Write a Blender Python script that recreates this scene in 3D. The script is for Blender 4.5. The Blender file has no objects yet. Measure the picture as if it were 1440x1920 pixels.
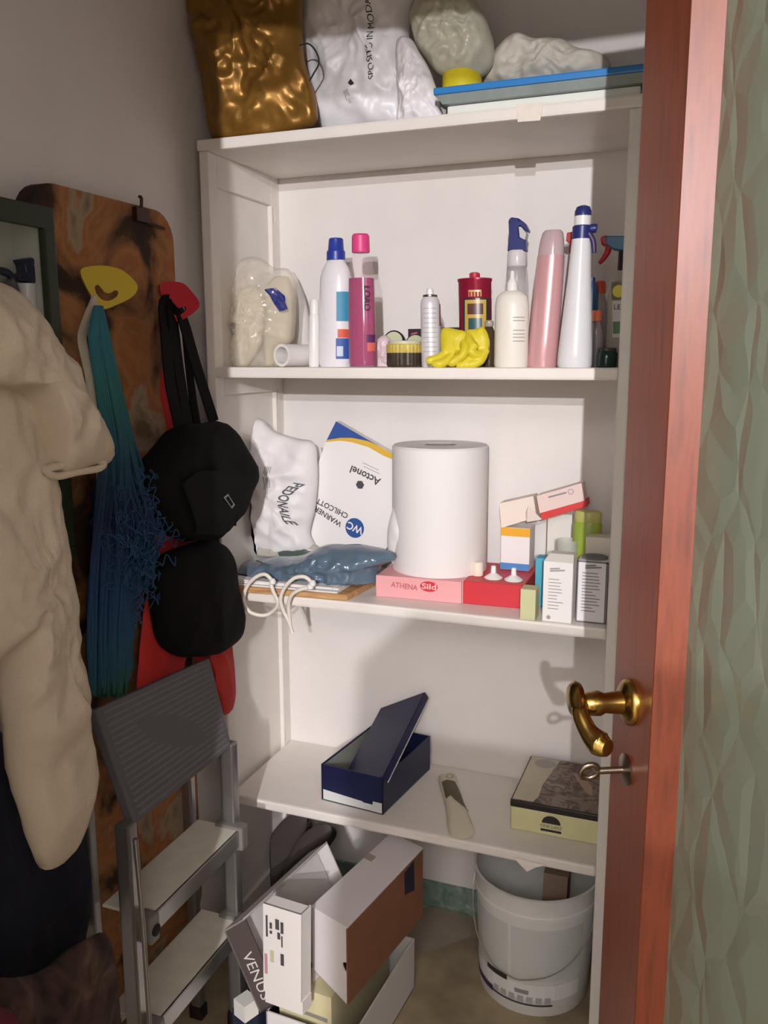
import bpy, bmesh, math, random
from mathutils import Vector, Matrix, noise
random.seed(7)
V = Vector
SC = bpy.context.scene
COL = SC.collection

# ------------------------------------------------------------------ camera
F_PX = 1617.3
CAM = V((0.9792, -1.8459, 1.3357))
YAW, PITCH, ROLL = 0.3643, 0.1774, 0.0024
cy, sy, cp, sp = math.cos(YAW), math.sin(YAW), math.cos(PITCH), math.sin(PITCH)
FW = V((-sy*cp, cy*cp, -sp)); R0 = V((cy, sy, 0)); D0 = FW.cross(R0)
RT = R0*math.cos(ROLL) + D0*math.sin(ROLL); DN = D0*math.cos(ROLL) - R0*math.sin(ROLL)
cd = bpy.data.cameras.new('camera'); cam = bpy.data.objects.new('camera', cd); COL.objects.link(cam)
cd.sensor_fit = 'HORIZONTAL'; cd.sensor_width = 36; cd.lens = 36*F_PX/1440; cd.clip_start = .02
cam.matrix_world = Matrix(((RT.x, -DN.x, -FW.x, CAM.x), (RT.y, -DN.y, -FW.y, CAM.y), (RT.z, -DN.z, -FW.z, CAM.z), (0, 0, 0, 1)))
SC.camera = cam

# ------------------------------------------------------------------ world, light, exposure
wd = bpy.data.worlds.new('world'); SC.world = wd; wd.use_nodes = True
bg = wd.node_tree.nodes['Background']; bg.inputs[0].default_value = (1.0, .945, .89, 1); bg.inputs[1].default_value = 1.9
LAMP_POS = V((1.53, -4.15, 1.88))      # two bulbs, one above the other
LAMP_W = (285, 185)
SC.view_settings.view_transform = 'Standard'; SC.view_settings.look = 'None'
SC.view_settings.exposure = 0.0; SC.view_settings.gamma = 1; SC.view_settings.use_curve_mapping = False

# ------------------------------------------------------------------ pixel helpers (a pixel gives a direction only)
def at(u, v, X=None, Y=None, Z=None, P=None, N=None):
    d = RT*((u-720)/F_PX) + DN*((v-960)/F_PX) + FW
    if X is not None: t = (X-CAM.x)/d.x
    elif Y is not None: t = (Y-CAM.y)/d.y
    elif Z is not None: t = (Z-CAM.z)/d.z
    else: t = (P-CAM).dot(N)/d.dot(N)
    return CAM + d*t
def zof(X, Y, v):
    k = DN - FW*((v-960)/F_PX)
    return CAM.z - (k.x*(X-CAM.x) + k.y*(Y-CAM.y))/k.z
def depth(p): return (V(p)-CAM).dot(FW)

# ------------------------------------------------------------------ materials
def lin(h):
    h = h.lstrip('#'); o = []
    for i in (0, 2, 4):
        c = int(h[i:i+2], 16)/255
        o.append(c/12.92 if c <= .04045 else ((c+.055)/1.055)**2.4)
    return (*o, 1)
MATS = {}
def mat(name, col, rough=.5, metal=0., trans=0., alpha=1., var=0., vs=30., bump=0., bs=60., spec=.5, coat=0., emit=None, ior=1.45, voro=False):
    if name in MATS: return MATS[name]
    m = bpy.data.materials.new(name); m.use_nodes = True; nt = m.node_tree; b = nt.nodes['Principled BSDF']
    c = lin(col); b.inputs['Base Color'].default_value = c
    b.inputs['Roughness'].default_value = rough; b.inputs['Metallic'].default_value = metal
    b.inputs['Transmission Weight'].default_value = trans; b.inputs['Alpha'].default_value = alpha
    b.inputs['Specular IOR Level'].default_value = spec; b.inputs['Coat Weight'].default_value = coat; b.inputs['IOR'].default_value = ior
    if emit: b.inputs['Emission Color'].default_value = lin(emit[0]); b.inputs['Emission Strength'].default_value = emit[1]
    tc = nt.nodes.new('ShaderNodeTexCoord')
    if var:
        n = nt.nodes.new('ShaderNodeTexNoise'); n.inputs['Scale'].default_value = vs; n.inputs['Detail'].default_value = 5
        nt.links.new(tc.outputs['Object'], n.inputs['Vector'])
        r = nt.nodes.new('ShaderNodeValToRGB')
        r.color_ramp.elements[0].position = .3; r.color_ramp.elements[1].position = .7
        r.color_ramp.elements[0].color = tuple(max(0, x*(1-var)) for x in c[:3]) + (1,)
        r.color_ramp.elements[1].color = tuple(min(1, x*(1+var*.5)) for x in c[:3]) + (1,)
        nt.links.new(n.outputs['Fac'], r.inputs['Fac']); nt.links.new(r.outputs['Color'], b.inputs['Base Color'])
    if bump:
        n = nt.nodes.new('ShaderNodeTexVoronoi' if voro else 'ShaderNodeTexNoise'); n.inputs['Scale'].default_value = bs
        nt.links.new(tc.outputs['Object'], n.inputs['Vector'])
        k = nt.nodes.new('ShaderNodeBump'); k.inputs['Strength'].default_value = bump; k.inputs['Distance'].default_value = .004
        nt.links.new(n.outputs[0], k.inputs['Height']); nt.links.new(k.outputs['Normal'], b.inputs['Normal'])
    MATS[name] = m
    return m
def ramp_mat(name, stops, scale, rough=.8, detail=6, bump=0., dist=0., stretch=(1, 1, 1), coat=0.):
    if name in MATS: return MATS[name]
    m = bpy.data.materials.new(name); m.use_nodes = True; nt = m.node_tree; b = nt.nodes['Principled BSDF']
    tc = nt.nodes.new('ShaderNodeTexCoord'); mp = nt.nodes.new('ShaderNodeMapping'); mp.inputs['Scale'].default_value = stretch
    n = nt.nodes.new('ShaderNodeTexNoise'); n.inputs['Scale'].default_value = scale; n.inputs['Detail'].default_value = detail; n.inputs['Distortion'].default_value = dist
    r = nt.nodes.new('ShaderNodeValToRGB')
    nt.links.new(tc.outputs['Object'], mp.inputs['Vector']); nt.links.new(mp.outputs['Vector'], n.inputs['Vector'])
    nt.links.new(n.outputs['Fac'], r.inputs['Fac']); nt.links.new(r.outputs['Color'], b.inputs['Base Color'])
    e = r.color_ramp.elements
    e[0].position, e[0].color = stops[0][0], lin(stops[0][1]); e[1].position, e[1].color = stops[-1][0], lin(stops[-1][1])
    for p, c in stops[1:-1]:
        k = e.new(p); k.color = lin(c)
    b.inputs['Roughness'].default_value = rough; b.inputs['Coat Weight'].default_value = coat; b.inputs['Coat Roughness'].default_value = .3
    if bump:
        k = nt.nodes.new('ShaderNodeBump'); k.inputs['Strength'].default_value = bump; k.inputs['Distance'].default_value = .004
        nt.links.new(n.outputs['Fac'], k.inputs['Height']); nt.links.new(k.outputs['Normal'], b.inputs['Normal'])
    MATS[name] = m
    return m
WALL = mat('wall_paint', '#e9e4e0', .8, var=.05, vs=6, bump=.08, bs=120)
WPAINT = mat('white_paint', '#ece6df', .4, var=.05, vs=12, bump=.05, bs=40)
WPLAST = mat('white_plastic', '#eceae6', .35)
WPAPER = mat('white_paper', '#eeeae6', .8)
BLACKINK = mat('black_ink', '#2a2a2e', .7)
GREYINK = mat('grey_ink', '#8d8b8c', .8)
CLEAR = mat('clear_plastic', '#e8e2da', .12, alpha=.28, bump=.6, bs=50)
NAVY = mat('navy_plastic', '#28306e', .35)
BRASS = mat('brass', '#a98a4a', .25, metal=1)

# ------------------------------------------------------------------ object helpers
WLOC = {}
def put(o, parent):
    o.parent = parent; o.matrix_parent_inverse = Matrix.Translation(-WLOC[parent.name])
def tag(o, label, cat, group=None):
    o['label'] = label; o['category'] = cat
    if group: o['group'] = group
    return o
def thing(name, label, cat, loc, group=None):
    o = bpy.data.objects.new(name, None); o.empty_display_size = .03; COL.objects.link(o)
    o.location = loc; WLOC[o.name] = V(loc)
    return tag(o, label, cat, group)
def mk(name, g, m, parent=None, smooth=False, label=None, cat=None, kind=None, group=None):
    vs, fs = g
    me = bpy.data.meshes.new(name)
    loc = V((0, 0, 0))
    if parent is None:
        xs = [p[0] for p in vs]; ys = [p[1] for p in vs]; zs = [p[2] for p in vs]
        loc = V(((min(xs)+max(xs))/2, (min(ys)+max(ys))/2, min(zs)))
    me.from_pydata([tuple(V(p)-loc) for p in vs], [], fs)
    bm = bmesh.new(); bm.from_mesh(me); bmesh.ops.recalc_face_normals(bm, faces=bm.faces); bm.to_mesh(me); bm.free()
    if smooth:
        me.polygons.foreach_set('use_smooth', [True]*len(me.polygons))
        try: me.set_sharp_from_angle(angle=math.radians(smooth if smooth is not True else 50))
        except Exception: pass
    me.materials.append(m)
    o = bpy.data.objects.new(name, me); COL.objects.link(o)
    if parent is None: o.location = loc; WLOC[o.name] = loc
    else: put(o, parent); WLOC[o.name] = V((0, 0, 0))
    if label: o['label'] = label
    if cat: o['category'] = cat
    if kind: o['kind'] = kind
    if group: o['group'] = group
    return o
def join(*gs):
    vs, fs = [], []
    for v, f in gs:
        n = len(vs); vs += list(v); fs += [tuple(i+n for i in q) for q in f]
    return vs, fs
def hexa(p):   # 8 corners: bottom 4 then top 4
    return [V(q) for q in p], [(0, 3, 2, 1), (4, 5, 6, 7), (0, 1, 5, 4), (1, 2, 6, 5), (2, 3, 7, 6), (3, 0, 4, 7)]
def bx(x0, x1, y0, y1, z0, z1):
    return hexa([(x0, y0, z0), (x1, y0, z0), (x1, y1, z0), (x0, y1, z0), (x0, y0, z1), (x1, y0, z1), (x1, y1, z1), (x0, y1, z1)])
def obox(o, ex, ey, ez):
    o, ex, ey, ez = V(o), V(ex), V(ey), V(ez)
    return hexa([o, o+ex, o+ex+ey, o+ey, o+ez, o+ex+ez, o+ex+ey+ez, o+ey+ez])
def bev(g, w=.003, seg=2):
    bm = bmesh.new()
    vs = [bm.verts.new(p) for p in g[0]]
    for f in g[1]:
        try: bm.faces.new([vs[i] for i in f])
        except ValueError: pass
    bmesh.ops.recalc_face_normals(bm, faces=bm.faces)
    bmesh.ops.bevel(bm, geom=list(bm.edges), offset=w, segments=seg, affect='EDGES', profile=.6)
    bm.verts.index_update()
    r = [v.co.copy() for v in bm.verts], [tuple(v.index for v in f.verts) for f in bm.faces]
    bm.free(); return r
def frame_of(d):
    d = V(d).normalized(); a = V((0, 0, 1)) if abs(d.z) < .9 else V((1, 0, 0))
    x = a.cross(d).normalized(); return x, d.cross(x), d
def lathe(base, axis, prof, n=28, kx=1., ky=1., flute=0, ax=None):
    x, y, d = frame_of(axis)
    if ax is not None: x = V(ax).normalized(); y = d.cross(x)
    vs, fs = [], []
    for r, h in prof:
        for i in range(n):
            a = 2*math.pi*i/n; rr = r*(1 + (flute*(i % 2)))
            vs.append(V(base) + d*h + x*(rr*math.cos(a)*kx) + y*(rr*math.sin(a)*ky))
    for j in range(len(prof)-1):
        for i in range(n):
            k = (i+1) % n
            fs.append((j*n+i, j*n+k, (j+1)*n+k, (j+1)*n+i))
    if prof[0][0] > 1e-6: fs.append(tuple(range(n))[::-1])
    if prof[-1][0] > 1e-6: fs.append(tuple((len(prof)-1)*n+i for i in range(n)))
    return vs, fs
def catmull(pts, k=6, closed=False):
    pts = [V(p) for p in pts]; n = len(pts); out = []
    rng = range(n) if closed else range(n-1)
    for i in rng:
        if closed: a, b, c, d = pts[i-1], pts[i], pts[(i+1) % n], pts[(i+2) % n]
        else: a, b, c, d = pts[max(i-1, 0)], pts[i], pts[i+1], pts[min(i+2, n-1)]
        for j in range(k):
            t = j/k
            out.append(.5*((2*b) + (c-a)*t + (2*a-5*b+4*c-d)*t*t + (3*b-a-3*c+d)*t**3))
    if not closed: out.append(pts[-1])
    return out
def tube(path, r, n=8, sm=5):
    pts = catmull(path, sm) if sm > 1 else [V(p) for p in path]
    m = len(pts); rs = r if isinstance(r, (list, tuple)) else [r, r]
    vs, fs = [], []; x = None
    for i, p in enumerate(pts):
        d = (pts[min(i+1, m-1)] - pts[max(i-1, 0)])
        if d.length < 1e-9: d = V((0, 0, 1))
        d.normalize()
        if x is None: x = frame_of(d)[0]
        x = (x - d*x.dot(d)).normalized(); y = d.cross(x)
        t = i/(m-1)*(len(rs)-1); a = int(min(t, len(rs)-2)); rr = rs[a] + (rs[a+1]-rs[a])*(t-a)
        for k in range(n):
            an = 2*math.pi*k/n; vs.append(p + x*(rr*math.cos(an)) + y*(rr*math.sin(an)))
    for i in range(m-1):
        for k in range(n):
            q = (k+1) % n; fs.append((i*n+k, i*n+q, (i+1)*n+q, (i+1)*n+k))
    fs.append(tuple(range(n))[::-1]); fs.append(tuple((m-1)*n+k for k in range(n)))
    return vs, fs
def strip(path, w, nrm, th=.002, sm=4):
    """flat band following a path; width in the plane across the path, thickness along nrm"""
    pts = catmull(path, sm); m = len(pts); nrm = V(nrm).normalized(); vs, fs = [], []
    for i, p in enumerate(pts):
        d = (pts[min(i+1, m-1)] - pts[max(i-1, 0)]).normalized(); s = d.cross(nrm).normalized()
        for a, b in ((-1, 0), (1, 0), (1, 1), (-1, 1)): vs.append(p + s*(a*w/2) + nrm*(b*th))
    for i in range(m-1):
        for k in range(4):
            q = (k+1) % 4; fs.append((i*4+k, i*4+q, (i+1)*4+q, (i+1)*4+k))
    fs += [(3, 2, 1, 0), tuple((m-1)*4+k for k in range(4))]
    return vs, fs
def plate(outer, holes, th):
    """flat plate of any outline (3-D points in one plane) with holes, given thickness vector th"""
    bm = bmesh.new(); es = []
    for loop in [outer] + holes:
        vv = [bm.verts.new(p) for p in loop]
        for i in range(len(vv)): es.append(bm.edges.new((vv[i], vv[(i+1) % len(vv)])))
    bmesh.ops.triangle_fill(bm, use_beauty=True, edges=es)
    r = bmesh.ops.extrude_face_region(bm, geom=list(bm.faces))
    bmesh.ops.translate(bm, vec=V(th), verts=[e for e in r['geom'] if isinstance(e, bmesh.types.BMVert)])
    bmesh.ops.recalc_face_normals(bm, faces=bm.faces); bm.verts.index_update()
    g = [v.co.copy() for v in bm.verts], [tuple(v.index for v in f.verts) for f in bm.faces]
    bm.free(); return g
class Pil:
    """closed soft shape grown from an outline in a plane: own distance, own thickness front and back"""
    def __init__(s, outline, nrm, tf, tb, seg=84, rings=14, amp=.006, freq=18, ridge=False, seed=0, p=2.4, e=.6, zmin=None, smooth=2, wob=.5, center=None, xmin=None, ymax=None):
        nrm = V(nrm).normalized(); s.n = nrm; s.tf, s.tb, s.amp, s.fr, s.ridge, s.seed, s.p, s.e, s.zmin = tf, tb, amp, freq, ridge, seed, p, e, zmin
        s.xmin, s.ymax = xmin, ymax
        o = [V(q) for q in outline]
        if smooth: o = catmull(o, 6, True)
        L = [0]
        for i in range(len(o)): L.append(L[-1] + (o[(i+1) % len(o)]-o[i]).length)
        r = []; j = 0
        for k in range(seg):
            t = L[-1]*k/seg
            while L[j+1] < t: j += 1
            a = (t-L[j])/max(L[j+1]-L[j], 1e-9); r.append(o[j].lerp(o[(j+1) % len(o)], a))
        c = sum(r, V((0, 0, 0)))/seg if center is None else V(center)
        s.c, s.o = c, r
        s.ux = frame_of(nrm)[0]; s.uy = nrm.cross(s.ux)
        vs, fs = [], []
        for side in (1, -1):
            for i in range(rings+1):
                t = i/rings
                for q in r:
                    if side == -1 and i == rings: continue
                    vs.append(s.pt(c + (q-c)*t, t, side, wob))
        n = seg; off = (rings+1)*n
        def idx(side, i, k):
            k %= n
            return i*n+k if side == 1 or i == rings else off + i*n + k
        for side in (1, -1):
            for i in range(rings):
                for k in range(n):
                    f = (idx(side, i, k), idx(side, i, k+1), idx(side, i+1, k+1), idx(side, i+1, k))
                    fs.append(f if side == 1 else f[::-1])
        # weld the centre ring
        bm = bmesh.new(); bv = [bm.verts.new(q) for q in vs]
        for f in fs: bm.faces.new([bv[i] for i in f])
        bmesh.ops.remove_doubles(bm, verts=bm.verts, dist=1e-6); bmesh.ops.dissolve_degenerate(bm, edges=bm.edges, dist=1e-7)
        bm.verts.index_update()
        s.g = [v.co.copy() for v in bm.verts], [tuple(v.index for v in f.verts) for f in bm.faces]; bm.free()
    def nz(s, q):
        k = q*s.fr + V((s.seed*3.1, s.seed*1.7, 0)); a = noise.noise(k); b = noise.noise(k*2.3+V((5, 1, 2))); d = noise.noise(k*5.1+V((1, 7, 3)))
        if s.ridge: return (.5-2*abs(a)) + .5*(.5-2*abs(b)) + .22*(.5-2*abs(d))
        return a + .45*b + .2*d
    def pt(s, q, t, side, wob=.5, extra=0.):
        h = (s.tf if side == 1 else s.tb)*max(0, 1-t**s.p)**s.e
        w = s.amp*s.nz(q)
        r = q + s.n*(side*h + w*(1-.75*t**6) + side*extra)
        if wob:
            k = q*s.fr*.8
            r = r + s.ux*(s.amp*wob*noise.noise(k+V((9, 2, s.seed)))) + s.uy*(s.amp*wob*noise.noise(k+V((2, 8, s.seed))))
        if s.zmin is not None and r.z < s.zmin: r.z = s.zmin
        if s.xmin is not None and r.x < s.xmin: r.x = s.xmin
        if s.ymax is not None and r.y > s.ymax: r.y = s.ymax
        return r
    def surf(s, q, extra=.0012):
        d = V(q)-s.c; a = math.atan2(d.dot(s.uy), d.dot(s.ux)); best = 1.
        n = len(s.o)
        for i in range(n):
            p1 = s.o[i]-s.c; p2 = s.o[(i+1) % n]-s.c
            x1, y1, x2, y2 = p1.dot(s.ux), p1.dot(s.uy), p2.dot(s.ux), p2.dot(s.uy); dx, dy = math.cos(a), math.sin(a)
            det = dx*(y1-y2) - dy*(x1-x2)
            if abs(det) < 1e-12: continue
            tt = (x1*(y1-y2) - y1*(x1-x2))/det; u = (dx*y1-dy*x1)/det
            if tt > 0 and -1e-6 <= u <= 1+1e-6: best = d.length/tt; break
        return s.pt(s.c+d, min(best, 1), 1, 0, extra)
def drape(g, pil, extra=.0012):
    return [pil.surf(q - pil.n*((q-pil.c).dot(pil.n)), extra) for q in g[0]], g[1]
def subdiv(g, cuts=3):
    bm = bmesh.new(); vs = [bm.verts.new(p) for p in g[0]]
    for f in g[1]: bm.faces.new([vs[i] for i in f])
    bmesh.ops.triangulate(bm, faces=bm.faces); bmesh.ops.subdivide_edges(bm, edges=bm.edges, cuts=cuts, use_grid_fill=True); bm.verts.index_update()
    r = [v.co.copy() for v in bm.verts], [tuple(v.index for v in f.verts) for f in bm.faces]; bm.free(); return r
def text_geo(s, origin, right, up, size, align='CENTER', arc=0., fit=None, bold=0.):
    cu = bpy.data.curves.new('t', 'FONT'); cu.body = s; cu.size = size; cu.align_x = align; cu.align_y = 'CENTER'; cu.resolution_u = 3; cu.offset = bold
    ob = bpy.data.objects.new('t', cu); COL.objects.link(ob); bpy.context.view_layer.update()
    me = bpy.data.meshes.new_from_object(ob); r, u = V(right).normalized(), V(up).normalized()
    u = (u - r*u.dot(r)).normalized()
    kx = 1. if fit is None else fit/(max(v.co.x for v in me.vertices)-min(v.co.x for v in me.vertices))
    vs = [V(origin) + r*(v.co.x*kx) + u*(v.co.y + arc*v.co.x*v.co.x) for v in me.vertices]; fs = [tuple(p.vertices) for p in me.polygons]
    bpy.data.objects.remove(ob); bpy.data.curves.remove(cu); bpy.data.meshes.remove(me)
    return vs, fs
def poly(pts): return [V(p) for p in pts], [tuple(range(len(pts)))]
def px(pts, **k): return [at(u, v, **k) for u, v in pts]
def disc(c, r, ux, uy, n=32, ky=1.): return poly([V(c) + V(ux)*(r*math.cos(2*math.pi*i/n)) + V(uy)*(r*ky*math.sin(2*math.pi*i/n)) for i in range(n)])
def pxlathe(ub, vb, ut, vt, Y, prof, z0=None, n=32, ky=1., base_v=None, flute=0):
    """vertical or slightly tilted turned body; profile as (half width px, row px); base snapped on z0"""
    p = at(ub, vb, Y=Y)
    if z0 is not None: p.z = z0
    q = at(ut, vt, Y=Y); d = (q-p).normalized(); out = []
    for hw, v in prof:
        t = (vb-v)/(vb-vt); c = p.lerp(q, t); r = hw/F_PX*depth(c); out.append((r, (c-p).length if t >= 0 else 0))
    return lathe(p, d, out, n=n, ky=ky, flute=flute, ax=(1, 0, 0))
def wrap(ub, vb, ut, vt, Y, u0, u1, v0, v1, hw, z0=None, ky=1., n=8, off=.0007):
    """label patch lying on a turned body"""
    p = at(ub, vb, Y=Y)
    if z0 is not None: p.z = z0
    q = at(ut, vt, Y=Y); d = (q-p).normalized()
    vs, fs = [], []
    view = (CAM-p); view.z = 0; view.normalize(); side = V((-view.y, view.x, 0))
    if side.dot(RT) < 0: side = -side
    for v in (v0, v1):
        t = (vb-v)/(vb-vt); c = p.lerp(q, t); uc = ub + (ut-ub)*t; h = hw if not isinstance(hw, tuple) else hw[0]+(hw[1]-hw[0])*t
        r = h/F_PX*depth(c) + off
        for i in range(n+1):
            u = u0+(u1-u0)*i/n; a = math.asin(max(-1, min(1, (u-uc)/h)))
            k = side*math.sin(a) + view*math.cos(a)
            rr = r if ky == 1. else r/math.sqrt(k.x**2 + (k.y/ky)**2)
            vs.append(c + k*rr)
    for i in range(n): fs.append((i, i+1, n+2+i, n+1+i))
    return vs, fs
def lines(o, right, up, w, n, gap, th=.0012, seed=1):
    rnd = random.Random(seed); r, u = V(right).normalized(), V(up).normalized(); gs = []
    for i in range(n):
        ww = w*rnd.uniform(.55, 1); p = V(o) - u*(i*gap); gs.append(poly([p, p+r*ww, p+r*ww-u*th, p-u*th]))
    return join(*gs)

D = .297; FY = -D
Z3, Z2, Z1, ZT = .376, .850, 1.317, 1.757
TH = .022
W = .84

# ================================================================== the setting
def struct(name, g, m, **k):
    o = mk(name, g, m, **k); o['kind'] = 'structure'; return o
FLOORM = ramp_mat('floor_tile', [(.25, '#6f6350'), (.5, '#9a8c70'), (.75, '#b3a684')], 9, .45, bump=.05)
struct('floor', bx(-.1, 2.6, -5.2, .05, -.05, 0), FLOORM)
struct('wall_back', bx(-.1, 1.4, 0, .1, 0, 2.5), WALL)
XL = -.035
struct('wall_left', bx(XL-.1, XL, -1.63, 0, 0, 2.5), WALL)
struct('wall_right', bx(1.32, 1.42, -1.63, 0, 0, 2.5), WALL)
YD = -1.535
struct('wall_front', join(bx(XL-.6, .525, YD-.10, YD, 0, 2.5), bx(1.245, 2.6, YD-.10, YD, 0, 2.5), bx(.525, 1.245, YD-.10, YD, 1.922, 2.5)), WALL)
struct('ceiling', bx(-.7, 2.6, -5.2, .05, 2.5, 2.6), WALL)
struct('baseboard_back', bx(XL, 1.32, -.008, 0, 0, .068), ramp_mat('green_marble', [(.3, '#5a6f66'), (.55, '#7f9389'), (.7, '#a3b2aa')], 20, .3, dist=1.5))
WOOD = ramp_mat('door_wood', [(.3, '#632c19'), (.5, '#7d3a20'), (.7, '#6c311b')], 7, .34, stretch=(14, 14, 1.2), coat=.35, bump=.03)
struct('trim_1', join(bx(.510, .527, YD-.11, YD+.004, 0, 1.92), bx(1.243, 1.26, YD-.11, YD-.002, 0, 1.92), bx(.510, 1.26, YD-.11, YD+.004, 1.92, 1.937)), WOOD)

# door: opened into the closet, hinged at the right jamb, glazed with patterned green glass
TD = math.radians(26.5); DA = V((.889, -.86, 0)); DE = V((math.sin(TD), -math.cos(TD), 0)); DN_ = V((-math.cos(TD), -math.sin(TD), 0)); UZ = V((0, 0, 1))
DWID, DTH, DH, SW = .75, .042, 1.91, .11
door = bpy.data.objects.new('door_1', None); COL.objects.link(door); door.location = DA + DE*DWID; WLOC[door.name] = V(door.location)
door['kind'] = 'structure'; door['label'] = 'varnished reddish wooden door with green patterned glass, standing open'
def dbox(s0, s1, n0, n1, z0, z1): return obox(DA + DE*s0 + DN_*n0 + UZ*z0, DE*(s1-s0), DN_*(n1-n0), UZ*(z1-z0))
mk('stile', bev(dbox(0, SW, -DTH, 0, .006, DH), .003), WOOD, door)
mk('stile', bev(dbox(DWID-SW, DWID, -DTH, 0, .006, DH), .003), WOOD, door)
mk('rail', bev(dbox(SW, DWID-SW, -DTH, 0, .006, .24), .002), WOOD, door)
mk('rail', bev(dbox(SW, DWID-SW, -DTH, 0, DH-.1, DH), .002), WOOD, door)
def bead(s0, s1):   # sloped moulding from the face of the stile back to the glass
    a = DA+DE*s0; b = DA+DE*s1
    p = [a+UZ*.24, b-DN_*.0288+UZ*.24, a-DN_*.0288+UZ*.24]; q = [v+UZ*(DH-.34) for v in p]
    return p+q, [(0, 1, 2), (5, 4, 3), (0, 3, 4, 1), (1, 4, 5, 2), (2, 5, 3, 0)]
BEADM = ramp_mat('bead_wood', [(.3, '#632c19'), (.5, '#7d3a20'), (.7, '#6c311b')], 9, .5, stretch=(10, 10, 1.2), coat=.14, bump=.05)
mk('glazing_bead', bead(SW, SW+.010), BEADM, door)
mk('glazing_bead', bead(DWID-SW, DWID-SW-.010), BEADM, door)
# patterned glass
gm = bpy.data.materials.new('green_glass'); gm.use_nodes = True; nt = gm.node_tree; b = nt.nodes['Principled BSDF']
tc = nt.nodes.new('ShaderNodeTexCoord'); mp = nt.nodes.new('ShaderNodeMapping'); mp.inputs['Scale'].default_value = (16, 16, 10)
nz = nt.nodes.new('ShaderNodeTexNoise'); nz.inputs['Scale'].default_value = .9
ad = nt.nodes.new('ShaderNodeVectorMath'); ad.operation = 'MULTIPLY_ADD'; ad.inputs[1].default_value = (.5, .5, .5)
vo = nt.nodes.new('ShaderNodeTexVoronoi'); vo.feature = 'DISTANCE_TO_EDGE'; vo.inputs['Scale'].default_value = 1
nt.links.new(tc.outputs['Object'], mp.inputs['Vector']); nt.links.new(mp.outputs['Vector'], ad.inputs[2]); nt.links.new(nz.outputs['Color'], ad.inputs[0]); nt.links.new(mp.outputs['Vector'], nz.inputs['Vector'])
nt.links.new(ad.outputs[0], vo.inputs['Vector'])
b.inputs['Base Color'].default_value = lin('#939c89')
mr = nt.nodes.new('ShaderNodeMapRange'); mr.inputs[1].default_value = 0; mr.inputs[2].default_value = .25; nt.links.new(vo.outputs['Distance'], mr.inputs[0])
bp = nt.nodes.new('ShaderNodeBump'); bp.inputs['Strength'].default_value = .6; bp.inputs['Distance'].default_value = .004
nt.links.new(mr.outputs[0], bp.inputs['Height']); nt.links.new(bp.outputs['Normal'], b.inputs['Normal'])
b.inputs['Roughness'].default_value = .28; b.inputs['Transmission Weight'].default_value = .35
mk('glass_pane', dbox(SW+.004, DWID-SW-.004, -.038, -.0284, .235, DH-.095), gm, door)
# handle and key
HZ = .960; hp = DA + DE*.052
hd = mk('door_handle', lathe(hp+UZ*HZ, DN_, [(.026, -.001), (.026, .004), (.022, .008), (.013, .011), (.011, .03), (.014, .036), (.013, .05), (.009, .056)], 28), BRASS, door, smooth=True)
lv = [hp+UZ*HZ+DN_*.05, hp+UZ*(HZ-.004)+DN_*.060+DE*.008, hp+UZ*(HZ-.020)+DN_*.056+DE*.024, hp+UZ*(HZ-.030)+DN_*.047+DE*.036, hp+UZ*(HZ-.031)+DN_*.041+DE*.046]
mk('lever', tube(lv, [.011, .009, .010, .014, .009], 12), BRASS, hd, smooth=True)
mk('rosette_knob', lathe(hp+UZ*(HZ+.004)+DN_*.052-DE*.004, DN_, [(.006, 0), (.018, .004), (.021, .010), (.016, .015), (.004, .017)], 24), BRASS, hd, smooth=True)
kz = .880
ky_ = mk('door_key', join(lathe(hp+UZ*kz, DN_, [(.017, -.001), (.018, .003), (.010, .005), (.004, .006), (.004, .035)], 20)), mat('key_metal', '#9b8f80', .3, metal=1), door, smooth=True)
ring = [hp+UZ*(kz+.010*math.sin(a))+DN_*(.044+.010*math.cos(a))+DE*(.004*math.sin(a)) for a in [2*math.pi*i/14 for i in range(15)]]
mk('key_bow', tube(ring, .0035, 8, 1), MATS['key_metal'], ky_, smooth=True)

# ================================================================== shelving unit
su = thing('shelving_unit', 'tall open white painted wooden shelving unit with framed side panels', 'shelf unit', (W/2, FY/2, 0))
PW = .02
for sx in (0, 1):
    xa = 0 if sx == 0 else W-PW; xb = xa+PW
    xp0, xp1 = (xa+.002, xa+.010) if sx == 0 else (xb-.010, xb-.002)
    mk('front_post', bev(bx(xa, xb, FY, FY+.034, 0, ZT-TH), .003), WPAINT, su)
    if sx == 1: mk('back_post', bev(bx(xa, xb, -.036, -.001, 0, ZT-TH), .002), WPAINT, su)
    else:
        SLOTS = (Z3+.004, Z1-.084, ZT-.118); zs_ = [0] + [q for z in SLOTS for q in (z, z+.03)] + [ZT-TH]
        mk('back_post', join(bx(xa, xb, -.036, -.030, 0, ZT-TH), bx(xa, xb, -.024, -.001, 0, ZT-TH), *[bx(xa, xb if k % 2 == 0 else xb-.014, -.030, -.024, zs_[k], zs_[k+1]) for k in range(len(zs_)-1)]), WPAINT, su)
    mk('side_panel', bx(xp0, xp1, FY+.03, -.03, .05, ZT-TH-.05), WPAINT, su)
    mk('side_rail', bev(bx(xa, xb, FY+.034, -.036, ZT-TH-.062, ZT-TH), .002), WPAINT, su)
    mk('side_rail', bev(bx(xa, xb, FY+.034, -.036, Z1-TH-.036, Z1-TH), .002), WPAINT, su)
    mk('side_rail', bev(bx(xa, xb, FY+.034, -.036, .03, .08), .002), WPAINT, su)
mk('top_board', bev(bx(-.004, W+.002, FY-.002, -.001, ZT-TH, ZT), .005), WPAINT, su)
for zz in (Z1, Z2, Z3):
    mk('shelf_board', bev(bx(PW-.0005, W-PW+.0005, FY-.002, -.001, zz-TH, zz), .005), WPAINT, su)
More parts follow.
